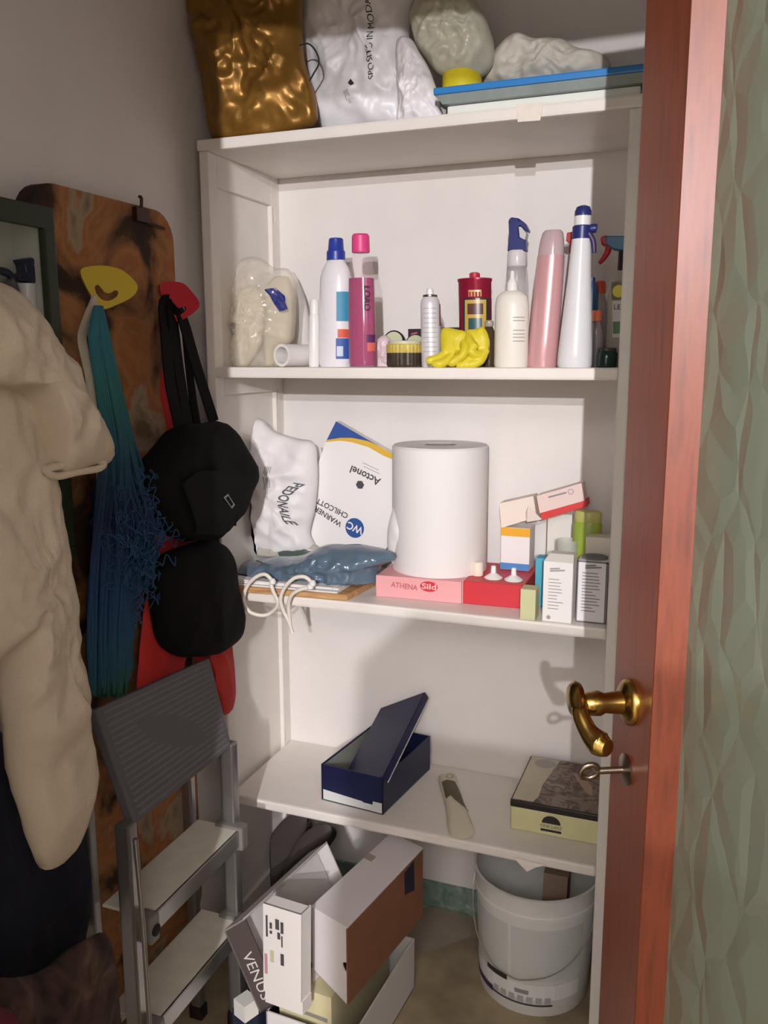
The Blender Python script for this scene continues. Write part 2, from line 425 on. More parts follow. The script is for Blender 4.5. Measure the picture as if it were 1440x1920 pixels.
tape = [at(968, 196, Y=-.3005), at(1019, 192, Y=-.3005), at(1013, 226, Y=-.3035), at(971, 229, Y=-.3035)]
mk('tape_strip', subdiv(plate(tape, [], (0, -.0008, 0)), 1), mat('masking_tape', '#efe6da', .8, var=.06, vs=60), label='short strip of white masking tape hanging from the top board front', cat='tape')
flap = [at(962, 1607, Y=-.3005), at(1025, 1622, Y=-.3005), at(1005, 1626, Y=-.304), at(988, 1634, Y=-.306)]
mk('torn_paper', plate(flap, [], (0, -.0007, 0)), mat('liner_paper', '#e8e2dc', .8), label='torn white paper scrap hanging from the edge of the lowest shelf board', cat='paper')

NY = V((0, -1, 0)); NX = V((1, 0, 0))
# ================================================================== top board
ZB = ZT+.0005
GOLD = mat('gold_plastic', '#8e672c', .36, metal=.5, bump=.3, bs=14)
gp = Pil(px([(357, -130), (470, -150), (556, -130), (562, 20), (572, 120), (597, 215), (575, 240), (520, 262), (450, 275), (408, 268), (386, 200), (372, 110), (362, 10)], Y=-.262), NY, .045, .03, seg=140, rings=34, amp=.024, freq=8, ridge=True, zmin=ZB, smooth=1, xmin=XL+.004, seed=4, p=4, e=.5)
gold = mk('gold_bag', gp.g, GOLD, smooth=80, label='crumpled shiny gold plastic carrier bag standing on the top board', cat='bag')
mk('string_handle', tube(px([(562, 85), (578, 82), (592, 96), (598, 118), (588, 138), (580, 152)], Y=-.285), .0016, 6), BLACKINK, gold, smooth=True, label='thin black cord handle')
WBAG = mat('white_bag_plastic', '#e4e2e4', .38, bump=.15, bs=22)
wp = Pil(px([(560, -110), (680, -140), (775, -90), (770, 60), (775, 120), (770, 235), (690, 245), (612, 245), (592, 190), (575, 120), (566, 20)], Y=-.17), NY, .05, .05, seg=120, rings=30, amp=.016, freq=12, ridge=True, zmin=ZB, seed=9, p=3, e=.5)
wb = mk('white_carrier_bag', wp.g, WBAG, smooth=80, label='large white plastic bag with a column of black capitals, beside gold bag', cat='bag')
rt, upv = at(708, 20, Y=-.17)-at(714, 175, Y=-.17), at(690, 100, Y=-.17)-at(712, 100, Y=-.17)
mk('lettering', drape(subdiv(text_geo('SPOSITO IN MODA U', at(712, 82, Y=-.17), rt, upv, .0165), 1), wp, .002), BLACKINK, wb)
mk('emblem', drape(subdiv(poly(px([(672, 170), (678, 163), (682, 170), (676, 174)], Y=-.17)), 2), wp, .002), BLACKINK, wb)
mk('small_print', drape(subdiv(lines(at(670, 180, Y=-.17), V((.3, 0, -1)), V((1, 0, .3)), .025, 4, .003), 2), wp, .002), GREYINK, wb)
kp = Pil(px([(742, 90), (752, 68), (772, 72), (785, 100), (805, 130), (828, 200), (825, 235), (752, 240), (745, 160)], Y=-.235), NY, .03, .04, amp=.012, freq=22, ridge=True, zmin=ZB, seed=21, rings=22)
mk('knotted_bag', kp.g, mat('white_bag_soft', '#ece8ea', .5), smooth=80, label='small knotted white plastic bag between lettered bag and blue-edged tray', cat='bag')
# tray on a folded sheet
TZ = ZT+.016
mk('folded_sheet', bev(bx(.505, .835, -.285, -.05, ZT+.0003, TZ-.0003), .004), mat('sheet_cloth', '#e6e9e2', .9, bump=.3, bs=40), label='folded white sheet lying flat under the blue-edged tray', cat='sheet')
TZT = TZ+.026
tr = thing('tray', 'flat grey plastic tray with a bright blue rim on the top board', 'tray', (.665, -.18, TZ))
tx0, tx1 = .486, .858
mk('tray_body', hexa([(tx0+.014, -.296, TZ), (tx1-.014, -.296, TZ), (tx1-.014, -.06, TZ), (tx0+.014, -.06, TZ), (tx0+.002, -.304, TZT-.010), (tx1-.002, -.304, TZT-.010), (tx1-.002, -.05, TZT-.010), (tx0+.002, -.05, TZT-.010)]), mat('grey_teal_plastic', '#8f9a98', .4, var=.12, vs=25), tr)
mk('rim', bev(bx(tx0, tx1, -.307, -.046, TZT-.012, TZT), .003), mat('blue_plastic', '#2f7fc4', .35), tr)
ZU = TZT+.0005
bp_ = Pil(px([(768, 30), (800, -25), (860, -40), (902, 15), (926, 80), (918, 128), (900, 148), (870, 152), (838, 148), (815, 132), (785, 95), (770, 60)], Y=-.2), NY, .05, .05, amp=.011, freq=26, ridge=True, seed=3, rings=24, zmin=ZU+.004)
bn = mk('bagged_jar', bp_.g, mat('cloudy_bag', '#c9c7b2', .3, alpha=.9, bump=.3, bs=40), smooth=80, label='cloudy plastic bag bunched round a jar with a yellow lid, standing on the tray', cat='bag')
mk('yellow_lid', pxlathe(868, 158, 866, 138, -.2, [(36, 158), (38, 155), (37, 140), (34, 138)], z0=ZU), mat('yellow_lid', '#d8c526', .4), bn, smooth=True)
cp_ = Pil(px([(905, 162), (915, 120), (935, 85), (962, 64), (1000, 76), (1050, 74), (1085, 88), (1135, 104), (1142, 140), (1060, 168), (960, 170)], Y=-.15), NY, .05, .05, amp=.012, freq=20, ridge=True, zmin=ZU, seed=13, rings=24)
mk('crumpled_cloth', cp_.g, mat('cream_cloth', '#dcd7ca', .9), smooth=80, label='crumpled off-white cloth heaped on the blue-edged tray', cat='cloth')

# ================================================================== shelf 1: cleaning things
ZB = Z1+.0004
def bottle(name, label, cat, ub, Y): return thing(name, label, cat, (at(ub, 688, Y=Y).x, Y, Z1))
# clear bag of pads
cb = thing('clear_plastic_bag', 'clear crinkled plastic bag with yellowish packs at the shelf end', 'bag', (at(480, 688, Y=-.2).x, -.2, Z1))
op = Pil(px([(413, 610), (422, 560), (446, 520), (452, 488), (492, 486), (515, 503), (545, 508), (556, 555), (553, 605), (545, 640), (520, 655), (508, 700), (425, 700), (424, 655)], Y=-.2), NY, .045, .045, amp=.010, freq=24, ridge=True, zmin=ZB, seed=5, rings=22, xmin=.022)
mk('film', op.g, mat('clear_film', '#efe6d6', .12, alpha=.33, bump=.6, bs=35, spec=.8), cb, smooth=80)
for i, (q, y) in enumerate((([(422, 620), (430, 565), (470, 535), (495, 560), (490, 640), (450, 700), (428, 660)], -.19), ([(498, 600), (505, 530), (540, 520), (550, 570), (545, 630), (520, 700), (500, 700)], -.185))):
    mk('pad_pack', Pil(px(q, Y=y), NY, .022, .03, amp=.006, freq=25, zmin=ZB, seed=i, xmin=.022).g, mat('cream_pad', '#e6dabd', .7, var=.14, vs=60, alpha=.8), cb, smooth=80)
lg = poly(px([(514, 546), (530, 541), (543, 556), (548, 580), (536, 586), (528, 566)], Y=-.2))
mk('blue_logo', drape(subdiv(lg, 3), op, .001), mat('logo_blue', '#2c3478', .5), cb)
mk('printed_mark', drape(subdiv(join(poly(px([(412, 612), (422, 604), (432, 612), (422, 619)], Y=-.2)), lines(at(413, 624, Y=-.2), (1, 0, .1), (0, 0, 1), .02, 2, .005)), 2), op, .001), BLACKINK, cb)
# paper tube and white sack
tb0 = at(528, 663, Y=-.255); tb0.z = Z1+.0232
tv, tf_ = lathe(tb0, V((.28, 1, 0)), [(.017, .0), (.0228, 0), (.0228, .17), (.017, .17)], 28); tf_ = tf_[:3*28]
tv2, tf2 = lathe(tb0, V((.28, 1, 0)), [(.017, 0), (.017, .17)], 28); tf2 = tf2[:28]
mk('cardboard_tube', join((tv, tf_), (tv2, tf2)), mat('tube_white', '#e6e2df', .7), smooth=40, label='white hollow cardboard tube lying with its open end forward', cat='tube')
mk('white_sack', Pil(px([(545, 512), (562, 530), (578, 590), (584, 650), (582, 700), (535, 700), (533, 600)], Y=-.07), NY, .02, .03, amp=.004, zmin=ZB, seed=8, ymax=-.004).g, mat('sack_white', '#e4dfdc', .6), smooth=80, label='plain white paper sack standing against the back wall', cat='sack')
# small white bottle
b1 = bottle('slim_white_bottle', 'slim plain white bottle beside the blue-capped bottle', 'bottle', 589, -.21)
mk('body', pxlathe(589, 688, 589, 562, -.21, [(9, 688), (10, 684), (10, 594), (8, 588)], Z1), WPLAST, b1, smooth=40)
mk('cap', pxlathe(589, 688, 589, 562, -.21, [(8.5, 589), (8.5, 566), (7, 562)], Z1), WPLAST, b1, smooth=40)
# detergent
b2 = bottle('detergent_bottle', 'white detergent bottle with a dark blue cap and blue label', 'bottle', 629, -.2)
A2 = (629, 688, 630, 447, -.2)
mk('body', pxlathe(*A2, [(30, 688), (32, 682), (32, 560), (31, 520), (26, 503), (18, 490), (16, 484)], Z1, ky=.7), mat('pale_plastic', '#e9e6ea', .3), b2, smooth=40)
mk('cap', pxlathe(*A2, [(17.5, 487), (17.5, 472), (15, 468), (13.5, 449), (12, 447)], Z1), mat('cap_blue', '#2c3f9e', .35), b2, smooth=30)
lb = mk('label', wrap(*A2, 631, 659, 547, 602, 32, Z1, ky=.7), mat('label_teal', '#3f8fb4', .5), b2)
mk('label', wrap(*A2, 634, 659, 617, 633, 32, Z1, ky=.7), mat('label_red', '#d8593f', .5), b2)
mk('label', wrap(*A2, 630, 659, 634, 673, 32, Z1, ky=.7), mat('label_blue', '#2f58a4', .5), b2)
mk('label_window', wrap(*A2, 632, 645, 649, 668, 32, Z1, ky=.7, off=.0012), mat('label_pale', '#c9d4e2', .5), b2)
# pink bottle
b3 = bottle('pink_cleaner_bottle', 'clear bottle of magenta liquid with a bright pink cap', 'bottle', 679, -.225)
A3 = (680, 688, 676, 438, -.225)
mk('liquid', pxlathe(*A3, [(24, 687), (26, 680), (26, 600), (25, 540), (24.5, 521)], Z1+.001, ky=.75), mat('magenta_liquid', '#ad1a68', .12, trans=.15, spec=.6), b3, smooth=40)
mk('body', pxlathe(*A3, [(25, 688), (27.5, 680), (27.5, 600), (26.5, 530), (26, 508), (21, 488), (16, 475), (14, 471)], Z1, ky=.75), mat('clear_pink', '#f0d2dc', .06, alpha=.13, spec=.8), b3, smooth=40)
mk('cap', pxlathe(*A3, [(16.5, 473), (17, 470), (16.5, 443), (14, 439), (0, 438)], Z1), mat('cap_pink', '#e8498a', .4), b3, smooth=30)
p0 = at(696, 560, Y=-.225)+V((0, -.024, 0))
mk('lettering', text_geo('LOAO', p0, (0, 0, -1), (1, .3, 0), .017), BLACKINK, b3)
mk('label', wrap(*A3, 688, 703, 627, 641, 27, Z1, ky=.75), mat('label_purple', '#5a2a5e', .5), b3)
mk('label', wrap(*A3, 690, 703, 642, 658, 27, Z1, ky=.75), mat('label_coral', '#dd6a5c', .5), b3)
sp_ = Pil(px([(706, 645), (718, 628), (733, 640), (738, 670), (735, 700), (706, 700)], Y=-.17), NY, .018, .02, amp=.006, freq=35, ridge=True, zmin=ZB, seed=2)
mk('sachet', sp_.g, mat('sachet_film', '#ddc8cc', .3), smooth=80, label='small crinkled pinkish sachet behind the pink bottle', cat='sachet')
# jar
b4 = bottle('ribbed_jar', 'low ribbed clear jar with dark contents and a yellow band', 'jar', 759, -.22)
A4 = (759, 689, 759, 640, -.22)
mk('body', pxlathe(*A4, [(31, 689), (33, 685), (33, 662)], Z1, flute=.03, n=56), mat('dark_contents', '#453c34', .2, var=.25, vs=80), b4, smooth=20)
mk('band', pxlathe(*A4, [(33, 662), (33.5, 660), (33.5, 647), (32, 645)], Z1, flute=.03, n=56), mat('yellow_band', '#cdb85e', .35, var=.15, vs=90), b4, smooth=20)
mk('rim', pxlathe(*A4, [(32, 645), (32, 640), (29, 639)], Z1, n=40), mat('jar_glass', '#c9c9b4', .15), b4, smooth=20)
for i, (u, v, r, y) in enumerate(((739, 640, 20, -.135), (779, 646, 19, -.15))):
    c = at(u, v, Y=y); rr = r/F_PX*depth(c); c.z = max(c.z, Z1+rr+.0004)
    t = thing('round_tin', ('round tin with black rim and pale green face standing on edge behind the jar', 'round black-rimmed tin tilted behind the jar, next to the aerosol can')[i], 'tin', (c.x, c.y, Z1))
    ax = V((.15, -1, .12 if i == 0 else .35))
    mk('tin_body', lathe(c-ax.normalized()*.012, ax, [(rr*.97, -.006), (rr, 0), (rr, .016), (rr*.86, .018)], 30), mat('black_tin', '#26221f', .35), t, smooth=30)
    mk('tin_face', lathe(c-ax.normalized()*.012, ax, [(rr*.86, .0175), (rr*.84, .0195)], 30), mat('pale_green_face', '#b9bd9c', .4), t)
    if i == 0: pass
qd = at(780, 688, Y=-.06); hz = zof(qd.x, -.06, 617)
dk = mk('black_carton', bx(qd.x-.013, qd.x+.016, -.075, -.045, Z1, hz), mat('dark_purple_card', '#2b1c2b', .5), label='narrow dark purple carton behind the jar with a pink mark', cat='box')
mk('pink_mark', poly([(qd.x-.006, -.0756, hz-.013), (qd.x+.008, -.0756, hz-.010), (qd.x+.008, -.0756, hz-.006), (qd.x-.006, -.0756, hz-.009)]), mat('mark_pink', '#c24a6c', .5), dk)
# aerosol
b5 = bottle('aerosol_can', 'slim white aerosol spray can with a silver neck ring', 'spray can', 808, -.235)
A5 = (809, 689, 806, 540, -.235)
mk('body', pxlathe(*A5, [(18, 689), (18.5, 686), (18.5, 572), (17, 563), (13, 557), (12, 555)], Z1), mat('can_white', '#e2dfe2', .3, metal=.2), b5, smooth=40)
mk('neck_ring', pxlathe(*A5, [(13.5, 557), (14, 555), (13.5, 553), (8, 552)], Z1), mat('can_silver', '#b5b2b0', .25, metal=1), b5, smooth=30)
mk('nozzle', pxlathe(*A5, [(7, 553), (6.5, 543), (4, 540)], Z1, n=20), WPLAST, b5, smooth=30)
mk('red_stripe', wrap(*A5, 823, 826.5, 570, 611, 18.5, Z1, n=3), mat('stripe_red', '#b04a5a', .4), b5)
mk('print', join(*[wrap(*A5, 794, 818, v, v+1.6, 18.5, Z1, n=5) for v in range(578, 660, 9)]), mat('print_lilac', '#b9b3bd', .5), b5)
# dark flat box behind the gloves
q0, q1 = at(827, 688, Y=-.13), at(872, 688, Y=-.13)
mk('dark_flat_box', bev(bx(q0.x, q1.x, -.13, -.09, Z1, zof(q0.x, -.13, 614)), .002), mat('dark_card', '#2d2524', .6), label='low dark box hidden behind the yellow gloves', cat='box')
# gloves: continuous rubber skins
GLOVE = mat('yellow_rubber', '#d6c62e', .45)
def glove(name, palm, fingers, Y, label):
    gs = [Pil(px(palm, Y=Y), NY, .012, .012, seg=60, rings=10, amp=.003, freq=30, zmin=ZB).g]
    for f in fingers: gs.append(tube([at(u, v, Y=Y-dy) for u, v, dy in f], [.0085, .009, .0085, .0065], 12))
    o = mk(name, join(*gs), GLOVE, smooth=True, label=label, cat='glove')
    m = o.modifiers.new('skin', 'REMESH'); m.mode = 'VOXEL'; m.voxel_size = .0018; m.use_smooth_shade = True
    s = o.modifiers.new('smooth', 'SMOOTH'); s.iterations = 4; s.factor = .5
    return o
glove('rubber_glove', [(828, 617), (856, 617), (875, 625), (872, 665), (845, 674), (828, 665)], [[(838, 660, 0), (822, 672, .012), (806, 676, .02), (801, 677, .02)], [(850, 664, 0), (836, 678, .014), (822, 683, .022), (812, 681, .022)], [(862, 660, .0), (858, 672, .016), (848, 680, .024), (842, 678, .025)], [(868, 640, .0), (872, 652, .012), (866, 668, .02), (852, 674, .022)]], -.262, 'yellow rubber glove slumped with fingers toward the aerosol can')
glove('rubber_glove', [(872, 622), (890, 616), (905, 612), (916, 630), (916, 655), (900, 668), (880, 668)], [[(880, 628, 0), (880, 640, .014), (888, 648, .02), (894, 645, .02)], [(905, 660, 0), (895, 666, .014), (884, 660, .022), (881, 652, .022)], [(910, 655, 0), (900, 676, .012), (880, 684, .02), (862, 682, .022)], [(890, 665, 0), (878, 676, .016), (866, 686, .024), (858, 684, .024)]], -.255, 'yellow rubber glove curled up in front of the red tin')
# tin of oil
b6 = bottle('oil_tin', 'oval red and green tin with a yellow arched label and red cap', 'tin', 892, -.13)
A6 = (892, 688, 890, 522, -.13)
mk('body', pxlathe(*A6, [(29, 688), (30, 685), (31.5, 530), (33, 527), (33, 523), (29, 522)], Z1, n=48, ky=.7), mat('tin_red', '#98213c', .22, metal=.3), b6, smooth=30)
mk('cap', pxlathe(892, 688, 890, 512, -.13, [(9, 523), (10, 520), (10, 513), (7, 511)], Z1, n=20), mat('tin_cap', '#c12f45', .4), b6, smooth=30)
for nm, u0, u1, v0, v1, m_, of in (('label', 864, 921, 560, 686, mat('label_dkgreen', '#2c3a36', .25), .0006), ('label', 867, 913, 563, 645, mat('label_ochre', '#c9a955', .3), .001), ('label', 874, 905, 545, 557, mat('label_sand', '#d9b878', .3), .0006), ('label', 872, 908, 570, 590, mat('label_brown', '#5c3b36', .3), .0014), ('label', 874, 906, 597, 625, mat('label_teal2', '#2f5a5e', .3), .0014)):
    mk(nm, wrap(*A6, u0, u1, v0, v1, (30, 31.5), Z1, ky=.7, off=of, n=12), m_, b6)
mk('red_print', join(*[poly([at(u, 547, Y=-.157), at(u+4, 547, Y=-.157), at(u+4, 555, Y=-.157), at(u, 555, Y=-.157)]) for u in (879, 885, 891, 897)]), mat('ink_red', '#a83228', .5), b6)
b7 = bottle('brown_glass_bottle', 'small brown glass bottle with a clear stopper behind the gloves', 'bottle', 917, -.19)
A7 = (917, 688, 917, 600, -.19)
mk('body', pxlathe(*A7, [(13, 688), (14, 684), (14, 630), (9, 618), (7, 612)], Z1), mat('brown_glass', '#4c3d2c', .12), b7, smooth=40)
mk('stopper', pxlathe(*A7, [(7, 613), (9, 608), (8, 602), (4, 600)], Z1), mat('clear_stopper', '#d8d2c4', .1, trans=.6), b7, smooth=40)
# clear trigger spray
def prism(pts, Y, dy): return plate(px(pts, Y=Y-dy/2), [], (0, dy, 0))
b8 = bottle('trigger_spray_bottle', 'clear spray bottle with a navy and white trigger, behind white lotion bottle', 'spray bottle', 966, -.12)
A8 = (966, 688, 970, 470, -.12)
mk('body', pxlathe(*A8, [(21, 688), (22, 684), (22, 540), (20, 515), (18, 495), (17, 480)], Z1), mat('clear_body', '#dcd8d8', .08, alpha=.4, spec=.8), b8, smooth=40)
mk('collar', pxlathe(*A8, [(18, 500), (19, 498), (18.5, 476), (16, 470)], Z1), mat('collar_clear', '#d9d4d6', .25), b8, smooth=40)
mk('trigger_head', bev(prism([(953, 413), (958, 407), (972, 409), (984, 418), (991, 432), (989, 436), (976, 424), (971, 424), (973, 444), (985, 450), (986, 471), (951, 471), (954, 440)], -.12, .022), .0015, 1), NAVY, b8)
mk('trigger_cover', bev(prism([(972, 425), (977, 425), (987, 437), (984, 450), (974, 445)], -.12, .024), .001, 1), mat('trigger_grey', '#c9c8c6', .4), b8)
b9 = bottle('lotion_bottle', 'opaque cream lotion bottle with narrow white spout and faint printing', 'bottle', 958, -.225)
A9 = (958, 688, 961, 508, -.225)
mk('body', pxlathe(*A9, [(30, 688), (32, 684), (32, 572), (29, 556), (20, 547), (12, 544)], Z1, ky=.8), mat('lotion_cream', '#e9e4da', .4), b9, smooth=40)
mk('spout', pxlathe(*A9, [(11, 545), (10, 530), (5, 522), (4, 509), (3, 508)], Z1), WPLAST, b9, smooth=40)
mk('print', join(*[wrap(*A9, 962, 984, v, v+2.2, 31.6, Z1, n=5, ky=.8) for v in (594, 600, 618, 625, 631, 638)]), mat('print_tan', '#b5aaa2', .6), b9)
b10 = bottle('pink_pearl_bottle', 'tall tapering pearly pink bottle with a translucent cap', 'bottle', 1015, -.21)
A10 = (1015, 688, 1037, 432, -.21)
mk('body', pxlathe(*A10, [(27, 688), (28, 683), (28, 640), (27.5, 570), (26.5, 510), (25, 478)], Z1, ky=.75), mat('pearl_pink', '#d8a6a8', .22, metal=.15, trans=.1), b10, smooth=40)
mk('cap', pxlathe(*A10, [(24.5, 479), (24, 465), (22, 448), (19, 436), (15, 432)], Z1, ky=.75), mat('pearl_cap', '#c9aeb0', .15, alpha=.85), b10, smooth=40)
b11 = bottle('tall_spray_bottle', 'tall tapered white spray bottle with a domed navy top', 'spray bottle', 1077, -.235)
A11 = (1077, 688, 1094, 385, -.235)
mk('body', pxlathe(*A11, [(30, 688), (32.5, 683), (32, 662), (27, 590), (22, 520), (19, 465), (18, 447)], Z1), mat('gloss_white', '#e4e4e6', .2), b11, smooth=40)
mk('collar', pxlathe(*A11, [(18, 448), (18, 424), (16, 422)], Z1), NAVY, b11, smooth=40)
mk('band', pxlathe(*A11, [(15.5, 424), (15.5, 404)], Z1), WPLAST, b11, smooth=40)
mk('dome', pxlathe(*A11, [(15.5, 405), (15.5, 396), (12, 388), (6, 385.5), (0, 385)], Z1), NAVY, b11, smooth=40)
mk('nozzle', tube(px([(1100, 430), (1114, 428), (1119, 428)], Y=-.235), [.008, .008, .007], 12, 2), NAVY, b11, smooth=True)
mk('trigger', tube(px([(1104, 438), (1112, 452), (1114, 474)], Y=-.24), [.006, .005, .004], 10), mat('trigger_plum', '#3b2c55', .4), b11, smooth=True)
b12 = bottle('red_trigger_bottle', 'spray bottle with a red trigger head hidden behind the white one', 'spray bottle', 1070, -.1)
mk('body', pxlathe(1062, 688, 1068, 470, -.1, [(18, 688), (19, 684), (19, 540), (12, 500), (10, 478)], Z1), mat('cloudy_body', '#cfc9c9', .3), b12, smooth=40)
mk('trigger_head', bev(prism([(1063, 436), (1076, 434), (1078, 475), (1066, 474), (1068, 455), (1061, 452)], -.1, .02), .001, 1), mat('trigger_red', '#b2222c', .4), b12)
b13 = bottle('blue_bottle', 'narrow blue bottle squeezed between the tall white spray and orange-capped bottles', 'bottle', 1108, -.14)
mk('body', pxlathe(1106, 688, 1110, 520, -.14, [(11, 688), (12, 684), (12, 545), (8, 530), (5, 526)], Z1), mat('bottle_blue', '#4a6f9e', .3), b13, smooth=40)
mk('cap', pxlathe(1106, 688, 1110, 520, -.14, [(6, 527), (6, 521), (4, 520)], Z1), mat('bottle_blue_cap', '#3b5d8c', .4), b13, smooth=40)
for i, (u, v0, v1, y, hw, lb) in enumerate(((1123, 527, 549, -.11, 12, 'taller clear bottle with an orange-red cap beside the lemon spray'), (1117, 582, 601, -.19, 11, 'shorter clear bottle with a peach-orange cap beside the dark green jar'))):
    t = bottle('orange_cap_bottle', lb, 'bottle', u, y); a = (u, 688, u+2, v0, y)
    mk('body', pxlathe(*a, [(hw, 688), (hw+1, 684), (hw+1, v1+18), (hw-3, v1+4), (hw-4, v1)], Z1), mat('grey_clear', '#b7adad', .15, alpha=.6), t, smooth=40)
    mk('cap', pxlathe(*a, [(hw-1.5, v1+1), (hw-1.5, v0+3), (hw-4, v0)], Z1), mat(('cap_orange', 'cap_peach')[i], ('#cf4a2e', '#e8825e')[i], .4), t, smooth=40)
b14 = bottle('lemon_spray_bottle', 'clear spray bottle with red and blue trigger and lemon label by the post', 'spray bottle', 1166, -.16)
A14 = (1164, 688, 1172, 440, -.16)
mk('body', pxlathe(*A14, [(28, 688), (29, 684), (29, 560), (24, 535), (14, 512), (11, 504)], Z1, ky=.7), mat('cloudy_green', '#b3b0a2', .2, alpha=.75), b14, smooth=40)
mk('collar', pxlathe(*A14, [(11, 506), (12, 502), (11, 470)], Z1), mat('collar_black', '#2a1a18', .4), b14, smooth=40)
mk('trigger_head', bev(prism([(1134, 442), (1180, 442), (1186, 450), (1184, 470), (1150, 468), (1136, 458)], -.16, .024), .002, 1), mat('head_blue', '#3d6f96', .4), b14)
mk('nozzle', bev(prism([(1125, 446), (1132, 441), (1142, 442), (1142, 460), (1128, 460)], -.16, .02), .002, 1), MATS['trigger_red'], b14)
mk('trigger', tube(px([(1141, 456), (1140, 470), (1132, 484), (1123, 494)], Y=-.162), [.007, .006, .005, .003], 10), MATS['trigger_red'], b14, smooth=True)
for u0, u1, v0, v1, m_, of in ((1144, 1180, 528, 562, mat('label_olive', '#6f7058', .4), .0006), (1145, 1180, 563, 632, mat('label_pale2', '#c6c4c0', .4), .0006), (1146, 1180, 602, 625, mat('label_green', '#5f7a58', .4), .001)):
    mk('label', wrap(*A14, u0, u1, v0, v1, 29, Z1, ky=.7, off=of), m_, b14)
lc = at(1160, 546, Y=-.188)
mk('lemon_print', disc(lc, .011, (1, 0, 0), (0, 0, 1), 24), mat('lemon', '#cfc23c', .5), b14)
mk('lettering', text_geo('LE', at(1157, 576, Y=-.189), (1, 0, 0), (0, 0, 1), .013), BLACKINK, b14)
b15 = bottle('dark_green_jar', 'low dark green glass jar in front of the lemon spray', 'jar', 1138, -.235)
mk('body', pxlathe(1137, 688, 1139, 652, -.235, [(18, 688), (19, 685), (19, 662), (16, 657)], Z1), mat('dark_green_glass', '#203630', .12), b15, smooth=40)
mk('lid', pxlathe(1137, 688, 1139, 652, -.235, [(17, 658), (17, 653), (15, 652)], Z1), mat('dark_lid', '#3a3230', .4), b15, smooth=40)

# ================================================================== shelf 2
ZB = Z2+.0005
mk('wooden_board', bev(obox((.022, -.318, Z2+.0003), (.286, .020, 0), (.016, .20, 0), (0, 0, .013)), .0015, 1), ramp_mat('raw_wood', [(.3, '#a87a4c'), (.55, '#c79a68'), (.7, '#d8b184')], 14, .8, stretch=(1, 8, 8)), label='thin raw brown wooden board lying along the shelf front', cat='board')
ez = Z2+.0137
for i, (dx, w_, a) in enumerate(((0, .262, .02), (.004, .255, .035), (.0, .25, .01))):
    mk('envelope', obox((.025+dx, -.310+i*.004, ez), (w_, a*.6, .0005), (.0, .17, 0), (0, 0, .0032)), mat('envelope_white', '#ece9e6', .8, var=.05), label=('lowest white envelope of the three lying on the brown board', 'middle white envelope of the three lying on the brown board', 'topmost white envelope of the three, under the blue packet')[i], cat='envelope')
    ez += .0037
BP = Pil(px([(438, 1066), (470, 1050), (560, 1042), (610, 1024), (660, 1022), (712, 1026), (738, 1034), (742, 1048), (716, 1062), (706, 1102), (640, 1099), (560, 1092), (440, 1086)], Y=-.215), NY, .07, .03, seg=110, rings=30, amp=.010, freq=26, ridge=True, zmin=ez+.0003, seed=6, xmin=.03)
mk('blue_packet', BP.g, mat('blue_film', '#5b6e80', .2, bump=.6, bs=22, coat=.5), smooth=80, label='flat packet of blue stuff in shiny clear wrapping on the envelopes', cat='packet')
FP = Pil(px([(436, 1022), (470, 1014), (560, 1016), (600, 1026), (598, 1044), (540, 1048), (440, 1054)], Y=-.135), NY, .03, .03, amp=.005, freq=20, ridge=True, zmin=ez+.02, seed=3, xmin=.03)
fp = mk('plastic_folder', FP.g, mat('grey_film', '#c4c1b6', .12, alpha=.85, bump=.4, bs=30, coat=.4), smooth=80, label='glassy clear plastic folder behind the blue packet', cat='folder')
mk('dark_print', drape(subdiv(poly(px([(524, 1026), (545, 1023), (572, 1028), (590, 1036), (575, 1040), (552, 1036), (530, 1040)], Y=-.15)), 2), FP, .002), mat('dark_green_print', '#4d5a52', .5), fp)
# white bag with PEDONAILE
PB = Pil(px([(437, 815), (452, 795), (488, 786), (512, 803), (560, 822), (588, 830), (596, 862), (592, 950), (580, 1000), (578, 1046), (440, 1046), (432, 960), (440, 880)], Y=-.135), NY, .045, .05, seg=120, rings=28, amp=.010, freq=14, ridge=True, seed=11, zmin=Z2+.04, xmin=.024)
pb = mk('lettered_white_bag', PB.g, mat('white_bag_matte', '#e9e6e6', .5, bump=.12, bs=25), smooth=80, label='white plastic bag with a slanting dark word, beside the black shoulder bag', cat='bag')
P_ = lambda u, v: at(u, v, Y=-.135)
mk('lettering', drape(subdiv(text_geo('PEDONAILE', P_(546, 935), P_(542, 972)-P_(553, 903), P_(575, 930)-P_(546, 935), .032, arc=4., fit=.094, bold=.0007), 1), PB, .0025), mat('ink_grey', '#58585c', .6), pb)
mk('small_print', drape(subdiv(lines(P_(522, 872), (0, 0, -1), (1, 0, 0), .075, 4, .0042, .0016), 3), PB, .0022), GREYINK, pb)
SB = Pil(px([(568, 838), (602, 842), (600, 900), (592, 960), (586, 1046), (560, 1046), (562, 920)], Y=-.075), NY, .02, .02, amp=.006, freq=20, seed=17, zmin=Z2+.04)
sb = mk('thin_white_bag', SB.g, MATS['white_bag_matte'], smooth=80, label='thin white bag edge showing between the two printed bags', cat='bag')
